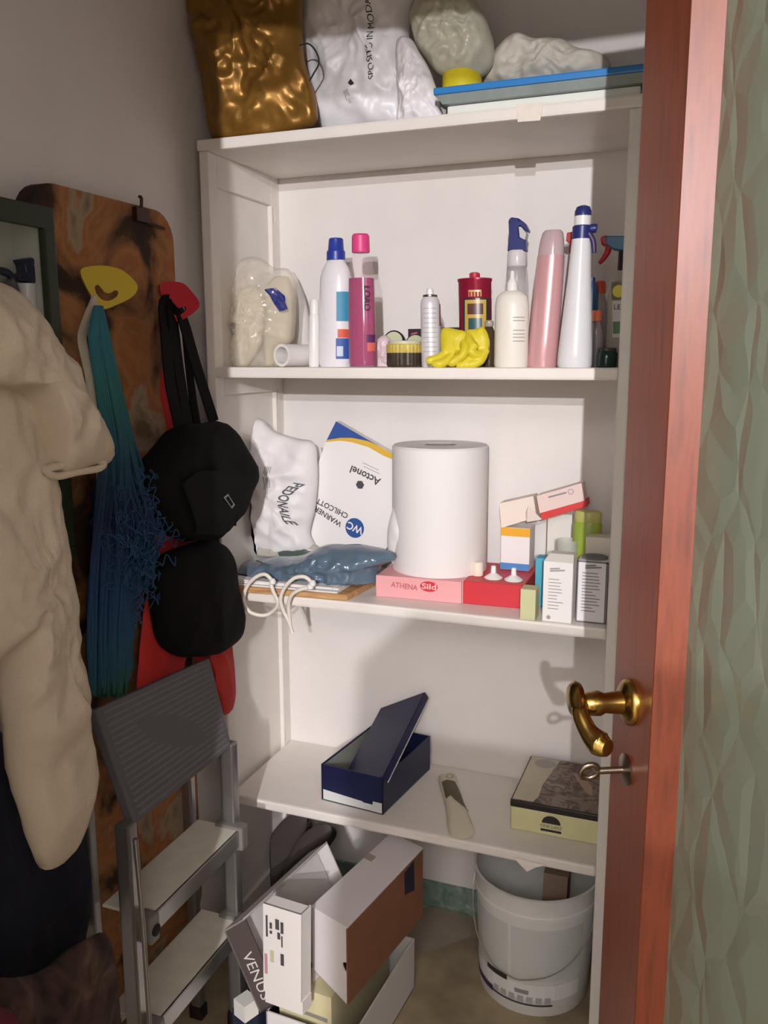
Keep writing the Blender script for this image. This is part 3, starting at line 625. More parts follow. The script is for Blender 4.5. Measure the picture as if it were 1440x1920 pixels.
# Actonel bag: stiff flat carrier leaning on the wall
AY = -.105
ao = [(630, 790), (745, 856), (744, 930), (735, 1000), (718, 1046), (582, 1046), (580, 1005), (578, 970), (598, 865), (612, 824)]
ab = thing('pharmacy_bag', 'stiff white carrier printed with blue and yellow bands and upside-down lettering', 'bag', (.3, AY, Z2))
mk('bag_body', plate(px(ao, Y=AY), [], (0, .022, 0)), mat('glossy_card', '#efecea', .4), ab)
AF = AY-.0008
mk('blue_band', poly(px([(630, 790), (703, 832), (712, 837), (690, 828), (660, 822), (638, 822), (612, 826)], Y=AF)), mat('band_blue', '#33549a', .5), ab)
mk('yellow_band', poly(px([(712, 837), (745, 856), (744, 864), (720, 855), (690, 838), (660, 829), (636, 826), (611, 829), (612, 825), (638, 821), (660, 821), (690, 827)], Y=AF-.0003)), mat('band_yellow', '#dfb344', .5), ab)
Q = lambda u, v: at(u, v, Y=AF)
def upfor(r): return V((-r.z, 0, r.x))
def ptext(s, a, b, size, m, parent, y=AF, nm='lettering'):
    A_, B_ = at(*a, Y=y), at(*b, Y=y); r = (B_-A_).normalized()
    mk(nm, text_geo(s, (A_+B_)/2, r, upfor(r), size, fit=(B_-A_).length, bold=size*.02), m, parent)
INK = mat('ink_dark', '#4a484a', .6)
ptext('Actonel', (712, 904), (657, 878), .024, INK, ab)
ptext('WARNER', (640, 984), (590, 952), .0175, INK, ab)
ptext('CHILCOTT', (652, 968), (594, 938), .0175, INK, ab)
mk('small_print', join(*[poly([Q(u, v), Q(u-30, v-14), Q(u-30, v-13), Q(u, v+1)]) for u, v in ((712, 888), (710, 881))]), GREYINK, ab)
mk('emblem', disc(Q(675, 909), .010, (1, 0, 0), (0, 0, 1), 6), INK, ab)
mk('round_logo', disc(Q(665, 990), .0225, (1, 0, 0), (0, 0, 1)), mat('logo_blue2', '#2f5596', .5), ab)
ptext('WC', (680, 996), (651, 983), .024, WPAPER, ab, y=AF-.0004)
# white cord loops hanging over the edge
CORD = mat('white_cord', '#ece4d8', .5)
def cord(path, knob, label):
    t = thing('cord_loop', label, 'cord', at(*knob, Y=-.327), 'white cord loops over the shelf edge')
    mk('cord', tube([at(u, v, Y=y) for u, v, y in path], .0042, 8), CORD, t, smooth=True)
    c = at(*knob, Y=-.325); mk('knob', lathe(c-V((0, 0, .006)), (0, 0, 1), [(.003, 0), (.0065, .002), (.007, .007), (.005, .012), (.001, .0135)], 16), WPLAST, t, smooth=True)
cord([(511, 1090, -.325), (497, 1077, -.325), (477, 1084, -.325), (461, 1104, -.326), (457, 1128, -.326), (468, 1147, -.325), (490, 1154, -.318), (508, 1149, -.312), (521, 1132, -.318), (512, 1108, -.326), (508, 1094, -.325)], (511, 1091), 'ring of white cord with a knob hanging over the brown board')
cord([(586, 1094, -.325), (572, 1082, -.325), (552, 1084, -.326), (535, 1100, -.326), (526, 1122, -.322), (530, 1142, -.318), (541, 1165, -.312), (548, 1186, -.308)], (586, 1094), 'open curl of white cord with a knob, its tail hanging below the shelf')
cord([(583, 1101, -.324), (562, 1106, -.326), (547, 1116, -.325), (541, 1134, -.318), (543, 1160, -.312), (544, 1172, -.31)], (582, 1100), 'short bent white cord dropping from the brown board edge')
# boxes
PINKY = -.242
pk = mk('pink_box', bev(obox((.349, PINKY, Z2+.0003), (.181, .006, 0), (-.006, .20, 0), (0, 0, .045)), .0012, 1), mat('pink_card', '#e7a6a8', .6), label='flat pink carton with a red oval logo, under the paper roll', cat='box')
ptext('ATHENA', (733, 1096), (783, 1103), .0155, mat('ink_rose', '#c0686f', .6), pk, y=PINKY-.0008)
oc = at(804, 1100, Y=PINKY-.0008)
mk('oval_logo', disc(oc, .0185, (1, 0, 0), (0, 0, 1), 32, .58), mat('logo_red', '#cf3340', .5), pk)
ptext('Sild', (791, 1099), (818, 1102), .016, mat('logo_pale', '#f1c2c0', .5), pk, y=PINKY-.0014)
rd = mk('red_box', bev(obox((.532, -.232, Z2+.0003), (.122, .004, 0), (-.004, .17, 0), (0, 0, .047)), .0012, 1), mat('red_card', '#c9333c', .45), label='flat red carton next to the pink one with white funnels on it', cat='box')
mk('pale_edge', bx(.5305, .5318, -.231, -.07, Z2+.001, Z2+.046), mat('pale_card', '#e0c9c4', .7), rd)
ZR = Z2+.0478
for i, (u, v) in enumerate(((925, 1084), (963, 1088))):
    c = at(u, v, Z=ZR)
    mk('white_funnel', lathe((c.x, c.y, ZR), (0, 0, 1), [(.018, 0), (.0185, .002), (.010, .008), (.0055, .011), (.005, .024), (.004, .0255)], 24), WPLAST, smooth=35, label=('small white plastic funnel on the red box, the one nearer the paper roll', 'small white plastic funnel on the red box, the one nearer the pale green box')[i], cat='funnel')
c = at(870, 1076, Z=ZR); c.x = max(c.x, .548)
mk('ivory_stopper', lathe((c.x, c.y, ZR), (0, 0, 1), [(.011, 0), (.0115, .002), (.0115, .024), (.009, .028), (.001, .029)], 22), mat('cap_ivory', '#ece0cf', .5), smooth=35, label='small ivory stopper standing on the red box against the paper roll', cat='stopper')
# paper roll
RC = V((.452, -.133, Z2+.0458)); RR = .1005
rz = zof(RC.x, RC.y, 833); rh = rz-RC.z
rl = thing('paper_roll', 'big white paper towel roll with a loose sheet, standing on the pink box', 'paper roll', RC)
vv, ff = lathe(RC, (0, 0, 1), [(.034, 0), (RR-.001, 0), (RR, .002), (RR, rh-.004), (RR-.004, rh), (.034, rh), (.034, 0)], 56)
ff = ff[:-2] if len(ff[-1]) > 4 else ff
mk('paper_body', (vv, [f for f in ff if len(f) == 4]), mat('tissue', '#efecea', .9, bump=.1, bs=200), rl, smooth=40)
mk('cardboard_core', (lambda g: (g[0], [f for f in g[1] if len(f) == 4]))(lathe(RC+V((0, 0, .002)), (0, 0, 1), [(.0335, 0), (.0335, rh-.003), (.0315, rh-.003), (.0315, 0), (.0335, 0)], 28)), mat('core_card', '#8a827a', .9), rl, smooth=40)
lsY = -.232
LS = Pil(px([(752, 880), (772, 872), (795, 910), (815, 990), (812, 1058), (770, 1074), (742, 1066), (728, 1030), (730, 980), (742, 930), (747, 900)], Y=-.185), NY, .025, .004, amp=.006, freq=16, seed=4, p=2.2, e=.8, zmin=Z2+.046)
mk('loose_sheet', LS.g, MATS['tissue'], rl, smooth=80)
# medicine boxes
def carton(name, u0, u1, vb, vt, Y, dep, m, label, z0=Z2, ang=0.):
    a, b_ = at(u0, vb, Y=Y), at(u1, vb, Y=Y); zt = zof(a.x, Y, vt)
    ex = V((b_.x-a.x, (b_.x-a.x)*ang, 0)); ey = V((-dep*ang, dep, 0))
    return mk(name, bev(obox((a.x, Y, z0+.0003), ex, ey, (0, 0, zt-z0)), .0008, 1), m, label=label, cat='box'), V((a.x, Y, z0)), ex, zt
mb, o, ex, zt_ = carton('medicine_box', 938, 992, 1062, 988, -.115, .055, mat('med_white', '#ebe6e4', .5), 'white medicine carton with an orange top band and blue foot band', ZR)
mk('orange_band', obox(o+V((-.0003, -.0006, zt_-ZR-.018)), ex+V((.0006, 0, 0)), (0, .0004, 0), (0, 0, .0178)), mat('band_orange', '#e8a92c', .5), mb)
mk('blue_band', obox(o+V((-.0003, -.0006, .001)), ex+V((.0006, 0, 0)), (0, .0004, 0), (0, 0, .014)), mat('band_blue2', '#4f86c2', .5), mb)
mk('white_carton', bev(bx(*(lambda a, b_: (a.x, b_.x, -.07, -.02))(at(1026, 1000, Y=-.07), at(1078, 1000, Y=-.07)), Z2+.0003, zof(.66, -.07, 962)), .001, 1), mat('carton_white', '#e4e1d8', .6), label='plain white carton standing by the wall under the red-edged carton', cat='box')
gb = thing('green_bottle', 'flat bright green bottle among the medicine boxes by the post', 'bottle', (at(1100, 1100, Y=-.15).x, -.15, Z2))
gx = at(1100, 1030, Y=-.15).x; gz = zof(gx, -.15, 958)
mk('body', lathe((gx, -.15, Z2+.0003), (0, 0, 1), [(.026, 0), (.0275, .004), (.0275, gz-Z2-.026), (.024, gz-Z2-.02)], 36, ky=.6, ax=(1, 0, 0)), mat('green_plastic', '#93a640', .35), gb, smooth=40)
mk('cap', lathe((gx, -.15, gz-.021), (0, 0, 1), [(.0255, 0), (.0265, .002), (.026, .018), (.023, .021)], 36, ky=.6, ax=(1, 0, 0)), mat('green_cap', '#b3b26a', .35), gb, smooth=40)
# tilted cartons resting on the medicine box and bottle
def pcart(name, pts, Y, dep, m, label):
    return mk(name, plate(px(pts, Y=Y), [], (0, dep, 0)), m, label=label, cat='box')
oc_ = thing('opened_carton', 'opened cream carton with a loose flap, tilted on the medicine box', 'box', at(970, 988, Y=-.125))
mk('carton_body', plate(px([(936, 944), (1000, 930), (1006, 970), (940, 990)], Y=-.125), [], (0, .045, 0)), mat('cream_card', '#eadcd0', .6), oc_)
mk('flap', plate([at(990, 948, Y=-.127), at(1016, 974, Y=-.15), at(988, 979, Y=-.15), at(985, 962, Y=-.127)], [], (0, .001, 0)), MATS['cream_card'], oc_)
rc_ = thing('red_edged_carton', 'long pale pink carton with a red lower edge, lying tilted', 'box', at(1050, 960, Y=-.125))
mk('carton_body', plate(px([(1006, 930), (1090, 906), (1096, 940), (1012, 963)], Y=-.125), [], (0, .045, 0)), mat('pale_pink_card', '#e6cfc8', .6), rc_)
mk('red_edge', plate(px([(1013, 962), (1099, 938), (1100, 950), (1016, 975)], Y=-.126), [], (0, .046, 0)), mat('edge_red', '#d23a3a', .5), rc_)
mk('faint_print', poly(px([(1028, 931), (1062, 922), (1062, 925), (1028, 934)], Y=-.1258)), GREYINK, rc_)
mk('ring_print', tube([at(1070+5*math.cos(a), 922+5*math.sin(a), Y=-.1256) for a in [2*math.pi*i/12 for i in range(13)]], .0006, 5, 1), GREYINK, rc_)
cg = thing('drinking_glass', 'small clear glass between the white carton and printed boxes', 'glass', (at(1062, 1060, Y=-.16).x, -.16, Z2))
gx2 = at(1062, 1060, Y=-.16).x; gz2 = zof(gx2, -.16, 1012)-Z2
mk('glass_body', (lambda g: (g[0], g[1]))(lathe((gx2, -.16, Z2+.0003), (0, 0, 1), [(.018, 0), (.0215, gz2), (.0195, gz2), (.0165, .006), (0, .006)], 28)), mat('glass', '#dfe3da', .05, alpha=.4, spec=.9), cg, smooth=40)
a_, b_ = at(1003, 1085, Y=-.2), at(1022, 1085, Y=-.2)
mk('cyan_box', bev(bx(a_.x, b_.x, -.2, -.165, Z2+.0003, zof(a_.x, -.2, 1046)), .0012, 1), mat('cyan_card', '#4fa6bf', .5), label='small cyan carton tucked behind the printed white boxes', cat='box')
mk('plain_carton', bev(bx(at(1097, 1040, Y=-.2).x, .8185, -.2, -.16, Z2+.0003, zof(.8, -.2, 1009)), .001, 1), mat('carton_ivory', '#e0dbcc', .6), label='plain ivory carton behind the dark-edged printed box, against the post', cat='box')
mk('pale_green_box', bev(bx(.661, .690, -.2975, -.262, Z2+.0003, zof(.67, -.2975, 1105)), .001, 1), mat('pale_green_card', '#c9c89a', .6), label='little pale green box at the shelf front by the red box', cat='box')
fa, o, ex, zt_ = carton('printed_carton', 1016, 1071, 1166, 1052, -.292, .048, mat('carton_print', '#e9e6e2', .5), 'tall printed white medicine carton with sloping flap, nearer the red box')
mk('sloping_flap', hexa([(o.x, -.292, zt_), (o.x+ex.x, -.292, zt_), (o.x+ex.x, -.244, zt_), (o.x, -.244, zt_), (o.x+.008, -.275, zt_+.012), (o.x+ex.x-.002, -.275, zt_+.012), (o.x+ex.x-.002, -.250, zt_+.012), (o.x+.008, -.250, zt_+.012)]), mat('flap_white', '#dedbd2', .6), fa)
mk('printed_text', join(lines((o.x+.010, -.2929, zt_-.032), (1, 0, 0), (0, 0, 1), .030, 10, .0062, .0016, 3), lines((o.x+.012, -.2929, zt_-.012), (1, 0, .12), (0, 0, 1), .028, 2, .004, .003, 8), disc((o.x+.012, -.2929, Z2+.009), .004, (1, 0, 0), (0, 0, 1), 14)), mat('ink_faint', '#9c9b9b', .7), fa)
fb, o, ex, zt_ = carton('printed_carton', 1079, 1136, 1168, 1050, -.274, .05, mat('carton_print2', '#e0dedf', .5), 'tall printed white carton with dark edges against the right post')
DK = mat('edge_dark', '#6c6a6a', .6)
mk('dark_edging', join(*[poly([(x0, -.2748, z0), (x1, -.2748, z0), (x1, -.2748, z1), (x0, -.2748, z1)]) for x0, x1, z0, z1 in ((o.x, o.x+.002, Z2+.002, zt_), (o.x+ex.x-.004, o.x+ex.x, Z2+.002, zt_), (o.x, o.x+ex.x, zt_-.003, zt_), (o.x, o.x+ex.x, Z2+.0005, Z2+.003))]), DK, fb)
mk('printed_text', join(lines((o.x+.009, -.2749, zt_-.022), (1, 0, 0), (0, 0, 1), .034, 13, .006, .0016, 5), lines((o.x+.014, -.2749, zt_-.008), (1, 0, .1), (0, 0, 1), .03, 2, .004, .003, 8)), mat('ink_mid', '#7d7c7d', .7), fb)
mk('lid_top', lathe((o.x+ex.x/2, -.25, zt_), (0, 0, 1), [(.024, 0), (.024, .004), (.02, .006)], 24, ky=.8, ax=(1, 0, 0)), DK, fb, smooth=30)

# ================================================================== shelf 3
# navy shoe box
NV = mat('navy_card', '#141a40', .45); NVS = NV; INN = mat('grey_lining', '#8e9089', .8)
nb = thing('navy_shoe_box', 'open navy shoe box with its lid tilted inside', 'shoe box', (.3, -.15, Z3))
o = V((.222, -.250, Z3+.0003)); ex = V((.150, -.014, 0)); ey = V((.030, .232, 0)); h_ = .084; t_ = .0025
exn, eyn = ex.normalized(), ey.normalized()
mk('base', obox(o, ex, ey, (0, 0, t_)), INN, nb)
mk('front_wall', obox(o, ex, eyn*t_, (0, 0, h_)), NV, nb)
mk('side_wall', obox(o+ex-exn*t_, exn*t_, ey, (0, 0, h_)), NVS, nb)
mk('side_wall', join(obox(o, exn*t_, ey, (0, 0, h_))), NVS, nb)
mk('back_wall', obox(o+ey-eyn*t_, ex, eyn*t_, (0, 0, h_)), NVS, nb)
mk('lining', obox(o+exn*t_*1.05+eyn*t_+V((0, 0, t_)), exn*.0006, ey-eyn*t_*2, (0, 0, h_-.006)), INN, nb)
fo = -V((-ex.y, ex.x, 0)).normalized()*.0006
def onfront(pts): return poly([o + ex*a + V((0, 0, c)) + fo for a, c in pts])
mk('label', onfront([(.03, .003), (.985, .003), (.985, .026), (.84, .026), (.84, .018), (.68, .018), (.68, .020), (.03, .026)]), mat('label_cool', '#d6d9d8', .6), nb)
lidR0 = o+ex+V((-.002, .006, h_+.002)); lidR1 = at(796, 1298, Y=-.035); lidL1 = at(714, 1328, Y=-.028)
lw = lidL1-lidR1; ll = lidR0-lidR1; nl = ll.cross(lw).normalized()
if nl.z < 0: nl = -nl
LIDT = mat('navy_lid_card', '#141a40', .35)
mk('lid', obox(lidR1-nl*.002, ll, lw, nl*.002), LIDT, nb)
mk('lid_skirt', obox(lidR1-nl*.018, ll, lw.normalized()*.002, nl*.018), NVS, nb)
mk('lid_skirt', obox(lidR1-nl*.018, ll.normalized()*.002, lw, nl*.018), NVS, nb)
mk('lid_edge', obox(lidR1-nl*.0205-lw.normalized()*.001, ll, lw.normalized()*.003, nl*.0025), mat('lid_edge', '#b9b6b4', .7), nb)
# tube of ointment
TB = Pil(px([(822, 1458), (836, 1451), (853, 1452), (868, 1500), (888, 1552), (886, 1566), (866, 1572), (843, 1564), (835, 1510)], Z=Z3+.006), V((0, 0, 1)), .010, .006, amp=.001, zmin=Z3+.0003)
tbm = mk('ointment_tube', TB.g, mat('tube_cream', '#dbd4bb', .45), smooth=60, label='flattened cream ointment tube with dark olive print lying on the shelf', cat='tube')
mk('olive_print', drape(subdiv(poly(px([(828, 1472), (838, 1468), (853, 1472), (864, 1492), (870, 1510), (880, 1524), (866, 1518), (852, 1508), (845, 1500), (836, 1503)], Z=Z3+.006)), 3), TB, .001), mat('olive_ink', '#625c42', .6), tbm)
mk('ring_print', drape(subdiv(tube([at(843+6*math.cos(a), 1461+4*math.sin(a), Z=Z3+.006) for a in [2*math.pi*i/12 for i in range(13)]], .0009, 4, 1), 1), TB, .0012), mat('olive_ink2', '#716b55', .6), tbm)
# picture tin
pt_ = thing('picture_tin', 'cream tin box with a black band and a mottled brown picture lid', 'tin box', (.725, -.12, Z3))
px0, px1, py0, py1 = .637, .8185, -.222, -.012
mk('tin_body', bev(bx(px0, px1, py0, py1, Z3+.0003, Z3+.052), .004, 3), mat('tin_cream', '#d9d6a4', .4, var=.06), pt_, smooth=40)
mk('lid_band', bev(bx(px0-.001, px1, py0-.0015, py1, Z3+.051, Z3+.066), .003, 2), mat('band_black', '#241f20', .4), pt_)
LZ = Z3+.0665
mk('lid_picture', bx(px0+.002, px1-.002, py0+.002, py1-.002, LZ-.0005, LZ), ramp_mat('picture', [(.3, '#3a2a22'), (.42, '#6d5a4a'), (.5, '#8d8378'), (.58, '#5a3526'), (.7, '#a39786')], 22, .35, dist=1.2), pt_)
mk('picture_patch', poly([(px0+.003, py0+.004, LZ+.0004), (px0+.045, py0+.004, LZ+.0004), (px0+.052, py0+.03, LZ+.0004), (px0+.05, py0+.08, LZ+.0004), (px0+.066, py1-.004, LZ+.0004), (px0+.003, py1-.004, LZ+.0004)]), mat('patch_cream', '#cfc6ac', .4, var=.1), pt_)
mk('picture_patch', disc((px0+.038, py1-.03, LZ+.0008), .024, (1, 0, 0), (0, 1, 0), 24, .9), mat('patch_grey', '#a9a29a', .4), pt_)
mk('picture_patch', poly([(px0+.10, py1-.05, LZ+.0008), (px0+.125, py1-.06, LZ+.0008), (px0+.15, py1-.10, LZ+.0008), (px0+.155, py1-.14, LZ+.0008), (px0+.14, py1-.13, LZ+.0008), (px0+.12, py1-.09, LZ+.0008)]), mat('patch_tan', '#b49a84', .4), pt_)
lx, lz = px0+.084, Z3+.010
mk('dome_logo', join(poly([(lx+.019*math.cos(a), py0-.0008, lz+.018+.017*math.sin(a)) for a in [math.pi*i/16 for i in range(17)]]), poly([(lx-.021, py0-.0008, lz), (lx+.021, py0-.0008, lz), (lx+.021, py0-.0008, lz+.005), (lx-.021, py0-.0008, lz+.005)])), BLACKINK, pt_)
mk('lettering', text_geo('ONE LAKE', (lx, py0-.0009, lz+.0115), (1, 0, 0), (0, 0, 1), .0095), mat('ink_slate', '#54505a', .6), pt_)

# ================================================================== floor things under the shelf
bc = V((.684, -.164, 0))
bk = thing('paint_bucket', 'large white plastic paint bucket with wire handle and printed label', 'bucket', bc)
BR0, BR1, BH = .114, .131, .272
vv, ff = lathe(bc+V((0, 0, .0003)), (0, 0, 1), [(.0, 0), (BR0, 0), (BR0+.002, .003), (BR1-.004, BH-.05), (BR1, BH-.048), (BR1, BH-.040), (BR1-.002, BH-.038), (BR1, BH-.004), (BR1+.002, BH), (BR1-.003, BH+.001), (BR1-.006, BH-.01), (BR0-.004, .01), (0, .01)], 56)
mk('bucket_body', (vv, ff), mat('bucket_white', '#e0e1de', .45, var=.05), bk, smooth=40)
def bwrap(a0, a1, z0, z1, m_, nm='label', off=.0009, n=16):
    vs, fs = [], []
    for z in (z0, z1):
        r = BR0+.002+(BR1-.006-BR0)*(z/(BH-.05)) + off
        for i in range(n+1):
            a = math.radians(a0+(a1-a0)*i/n); vs.append(bc+V((r*math.cos(a), r*math.sin(a), z)))
    for i in range(n): fs.append((i, i+1, n+2+i, n+1+i))
    mk(nm, (vs, fs), m_, bk)
LG = mat('label_grey', '#c9ccc9', .5)
bwrap(205, 255, .085, .205, LG); bwrap(258, 330, .085, .205, LG)
bwrap(180, 330, .040, .075, mat('label_white2', '#e3e4e3', .5))
bwrap(228, 254, .072, .084, mat('bar_dark', '#2f322e', .5), 'dark_bar', .0014)
bwrap(185, 236, .024, .036, mat('bar_navy', '#2d2a52', .5), 'navy_band', .0012); bwrap(236, 300, .026, .030, mat('bar_navy2', '#3c3a4c', .5), 'navy_line', .0012)
for a in range(238, 296, 9): bwrap(a, a+6, .033, .047, mat('picto_grey', '#a9a9a6', .5), 'pictogram', .0013, 3)
bwrap(262, 276, .052, .062, mat('print_dark', '#8a8a8c', .5), 'small_print', .0013, 4)
hpth = [bc+V((BR1*1.0, -.01, BH-.045))] + [at(1106, 1790, Y=-.30), at(1075, 1812, Y=-.303), at(1040, 1832, Y=-.302), at(1003, 1845, Y=-.294)]
hpth = [bc+V(((BR1+.003)*math.cos(math.radians(a)), (BR1+.003)*math.sin(math.radians(a)), zz)) for a, zz in ((358, BH-.045), (335, BH-.10), (315, .135), (295, .11), (275, .097), (262, .094), (240, .105), (215, .14), (190, BH-.08), (178, BH-.045))]
mk('wire_handle', tube(hpth, .0014, 6), mat('wire', '#b9b6b0', .3, metal=.8), bk, smooth=True)
mk('wood_block', obox((.70, -.21, .0105), (.05, .0, 0), (0, .05, 0), (.004, .02, .262)), mat('wood_block', '#8a7464', .8, var=.15), label='brown wooden stick standing inside the paint bucket', cat='wood')
# open white box with black inside
KI = mat('black_card', '#0f0d12', .6); KO = mat('white_card', '#dedbd9', .6)
wx = thing('black_lined_box', 'open white shoe box with a black inside, standing on the floor', 'shoe box', (.36, -.42, 0))
o = V((.255, -.580, .0003)); ex = V((.178, -.010, 0)); ey = V((.018, .305, 0)); h_ = .118; t_ = .003; exn, eyn = ex.normalized(), ey.normalized()
mk('base', obox(o, ex, ey, (0, 0, t_)), KI, wx)
for nm, a, b1_, b2_ in (('front_wall', o, ex, eyn*t_), ('back_wall', o+ey-eyn*t_, ex, eyn*t_), ('side_wall', o, exn*t_, ey), ('side_wall', o+ex-exn*t_, exn*t_, ey)):
    mk(nm, obox(a, b1_, b2_, (0, 0, h_)), KO, wx)
mk('lining', join(obox(o+exn*t_+eyn*(t_+.0002)+V((0, 0, t_)), ex-exn*2*t_, eyn*.0006, (0, 0, h_-.004)), obox(o+ex-exn*(t_+.0008)+eyn*t_+V((0, 0, t_)), exn*.0006, ey-eyn*2*t_, (0, 0, h_-.004)), obox(o+exn*(t_+.0002)+eyn*t_+V((0, 0, t_)), exn*.0006, ey-eyn*2*t_, (0, 0, h_-.004))), KI, wx)
wo, wex, wey = o, ex, ey
# cream box inside it
yo = o+exn*.016+eyn*.022+V((0, 0, .0035)); yh = .172-.004
yb = mk('cream_shoe_box', obox(yo, exn*.112, eyn*.265, (0, 0, yh)), mat('cream_box_card', '#d2caa0', .6), label='cream shoe box with a lime corner mark set inside the black-lined box', cat='shoe box')
fo = -V((-exn.y, exn.x, 0))*.0006
mk('lime_mark', poly([yo+fo+exn*.012+V((0, 0, yh-.05)), yo+fo+exn*.034+V((0, 0, yh-.055)), yo+fo+exn*.030+V((0, 0, yh-.03)), yo+fo+exn*.016+V((0, 0, yh-.028))]), mat('lime', '#aab02c', .6), yb)
mk('grey_print', poly([yo+fo+exn*.036+V((0, 0, yh-.052)), yo+fo+exn*.104+V((0, 0, yh-.055)), yo+fo+exn*.104+V((0, 0, yh-.046)), yo+fo+exn*.036+V((0, 0, yh-.044))]), mat('print_grey', '#8d8a80', .6), yb)
# big shoe box on its side
BZ0, BZ1 = .1735, .331
A0, A1, A2_, A3_ = V((.334, -.540, 0)), V((.421, -.572, 0)), V((.468, -.282, 0)), V((.386, -.250, 0))
bb = thing('tipped_shoe_box', 'white shoe box lying on its side showing brown cardboard', 'shoe box', (.40, -.41, BZ0))
WC_ = mat('white_box_card', '#e2dcdd', .6, var=.04, vs=12); KR = mat('kraft_card', '#8a5d42', .8, var=.1, vs=14)
up = lambda p, z: V((p.x, p.y, z))
mk('top_panel', hexa([up(A0, BZ1-.003), up(A1, BZ1-.003), up(A2_, BZ1-.003), up(A3_, BZ1-.003), up(A0, BZ1), up(A1, BZ1), up(A2_, BZ1), up(A3_, BZ1)]), WC_, bb)
i_ = (A1-A0).normalized()*.003
j_ = (A3_-A0).normalized()*.003
mk('kraft_side', hexa([up(A1-i_, BZ0), up(A1, BZ0), up(A2_, BZ0), up(A2_-i_, BZ0), up(A1-i_, BZ1-.003), up(A1, BZ1-.003), up(A2_, BZ1-.003), up(A2_-i_, BZ1-.003)]), KR, bb)
nt_c = BZ0+.075
mk('end_panel', plate([up(A0, BZ0+.03), up(A1-i_, BZ0)] + [up(A1-i_, nt_c) - i_.normalized()*(.010*math.cos(a)) + UZ*(.010*math.sin(a)) for a in [math.pi*(-.5+k/10) for k in range(11)]] + [up(A1-i_, BZ1-.003), up(A0, BZ1-.003)], [], j_), WC_, bb)
mk('end_panel', hexa([up(A3_-j_, BZ0), up(A2_-i_-j_, BZ0), up(A2_-i_, BZ0), up(A3_, BZ0), up(A3_-j_, BZ1-.003), up(A2_-i_-j_, BZ1-.003), up(A2_-i_, BZ1-.003), up(A3_, BZ1-.003)]), KR, bb)
mk('back_panel', hexa([up(A0, BZ0), up(A0+i_, BZ0), up(A3_+i_, BZ0), up(A3_, BZ0), up(A0, BZ1-.003), up(A0+i_, BZ1-.003), up(A3_+i_, BZ1-.003), up(A3_, BZ1-.003)]), WC_, bb)
kd = (A2_-A1); kn = V((kd.y, -kd.x, 0)).normalized()*.0007
mk('dark_sticker', poly([A1+kd*.72+kn+UZ*(BZ1-.012), A1+kd*.86+kn+UZ*(BZ1-.006), A1+kd*.87+kn+UZ*(BZ1-.075), A1+kd*.73+kn+UZ*(BZ1-.062)]), mat('sticker_navy', '#23203a', .5), bb)
mk('tape_mark', poly([A0+(A3_-A0)*.62+UZ*(BZ1+.0004), A0+(A3_-A0)*.62+i_*7+UZ*(BZ1+.0004), A0+(A3_-A0)*.69+i_*7+UZ*(BZ1+.0004), A0+(A3_-A0)*.69+UZ*(BZ1+.0004)]), mat('tape_tan', '#a59a92', .6), bb)
# dark box with pale inside and white letters
VB = mat('dark_plum_card', '#4c423f', .6); VI = mat('pale_inside', '#cac6c4', .7)
vb = thing('plum_shoe_box', 'open dark plum shoe box with white letters and pale inside, tipped sideways', 'shoe box', (.25, -.45, 0))
r0, r1 = V((.226, -.598, .318)), V((.262, -.312, .318))       # near and far ends of the raised rim
dv = V((.078, -.012, -.142)); hv = V((-.040, -.008, -.030))
ln = r1-r0; t_ = .003
mk('base', obox(r0+dv*0+hv, ln, dv, -hv.normalized()*t_), VI, vb)
mk('rim_wall', obox(r0, ln, hv, dv.normalized()*t_), VI, vb)
mk('rim_edge', obox(r0-dv.normalized()*.001, ln, hv.normalized()*.003, dv.normalized()*.004), mat('rim_pale', '#e0dad7', .6), vb)
mk('lower_wall', obox(r0+dv, ln, hv, -dv.normalized()*t_), VB, vb)
mk('end_wall', obox(r0, ln.normalized()*t_, dv, hv), VB, vb)
mk('end_wall', obox(r1, -ln.normalized()*t_, dv, hv), VI, vb)
mk('inner_panel', obox(r0+hv*.55+ln*.02, ln*.95, dv*.98, -hv.normalized()*.002), VI, vb)
eo = r0 + dv*.62 + hv*.50 - ln.normalized()*.0015
mk('lettering', text_geo('VENUS', eo, dv, -hv, .030), mat('ink_white', '#cfc8c4', .6), vb)
mk('navy_box_corner', obox((.194, -.60, .0003), (.048, .0, 0), (.006, .24, 0), (0, 0, .12)), mat('navy_card2', '#1d2338', .6), label='small navy shoe box on the floor under the plum box', cat='shoe box')
# upright lid with size label
ul = thing('box_lid', 'white shoe box lid standing on end with a printed size label', 'box lid', (.315, -.605, .17))
po = V((.276, -.616, .2)); pex = V((.079, -.006, 0)); pz0, pz1 = .172, .372
mk('lid_panel', obox((po.x-.002, po.y-.004, pz0+.028), pex, (0, .004, 0), (.002, .004, pz1-pz0-.028)), mat('lid_white', '#e2deda', .6), ul)
mk('lid_skirt', join(obox((po.x-.002, po.y, pz0+.028), (.0025, 0, 0), (.004, .028, 0), (.002, .004, pz1-pz0-.028)), obox((po.x+.0745, po.y-.006, pz0+.028), (.0025, 0, 0), (.004, .028, 0), (.002, .004, pz1-pz0-.028)), obox((po.x, po.y, pz1-.003), pex, (.004, .028, 0), (0, 0, .003)), obox((po.x, po.y-.002, pz0+.0015), pex, (.004, .028, 0), (0, 0, .027))), MATS['lid_white'], ul)
fy = po.y-.0052
def lb_(x0, x1, z0, z1, m_, nm): mk(nm, poly([(po.x+x, fy-.006*x/.079+.004*((z-pz0)/.2)-.0005, z) for x, z in ((x0, z0), (x1, z0), (x1, z1), (x0, z1))]), m_, ul)
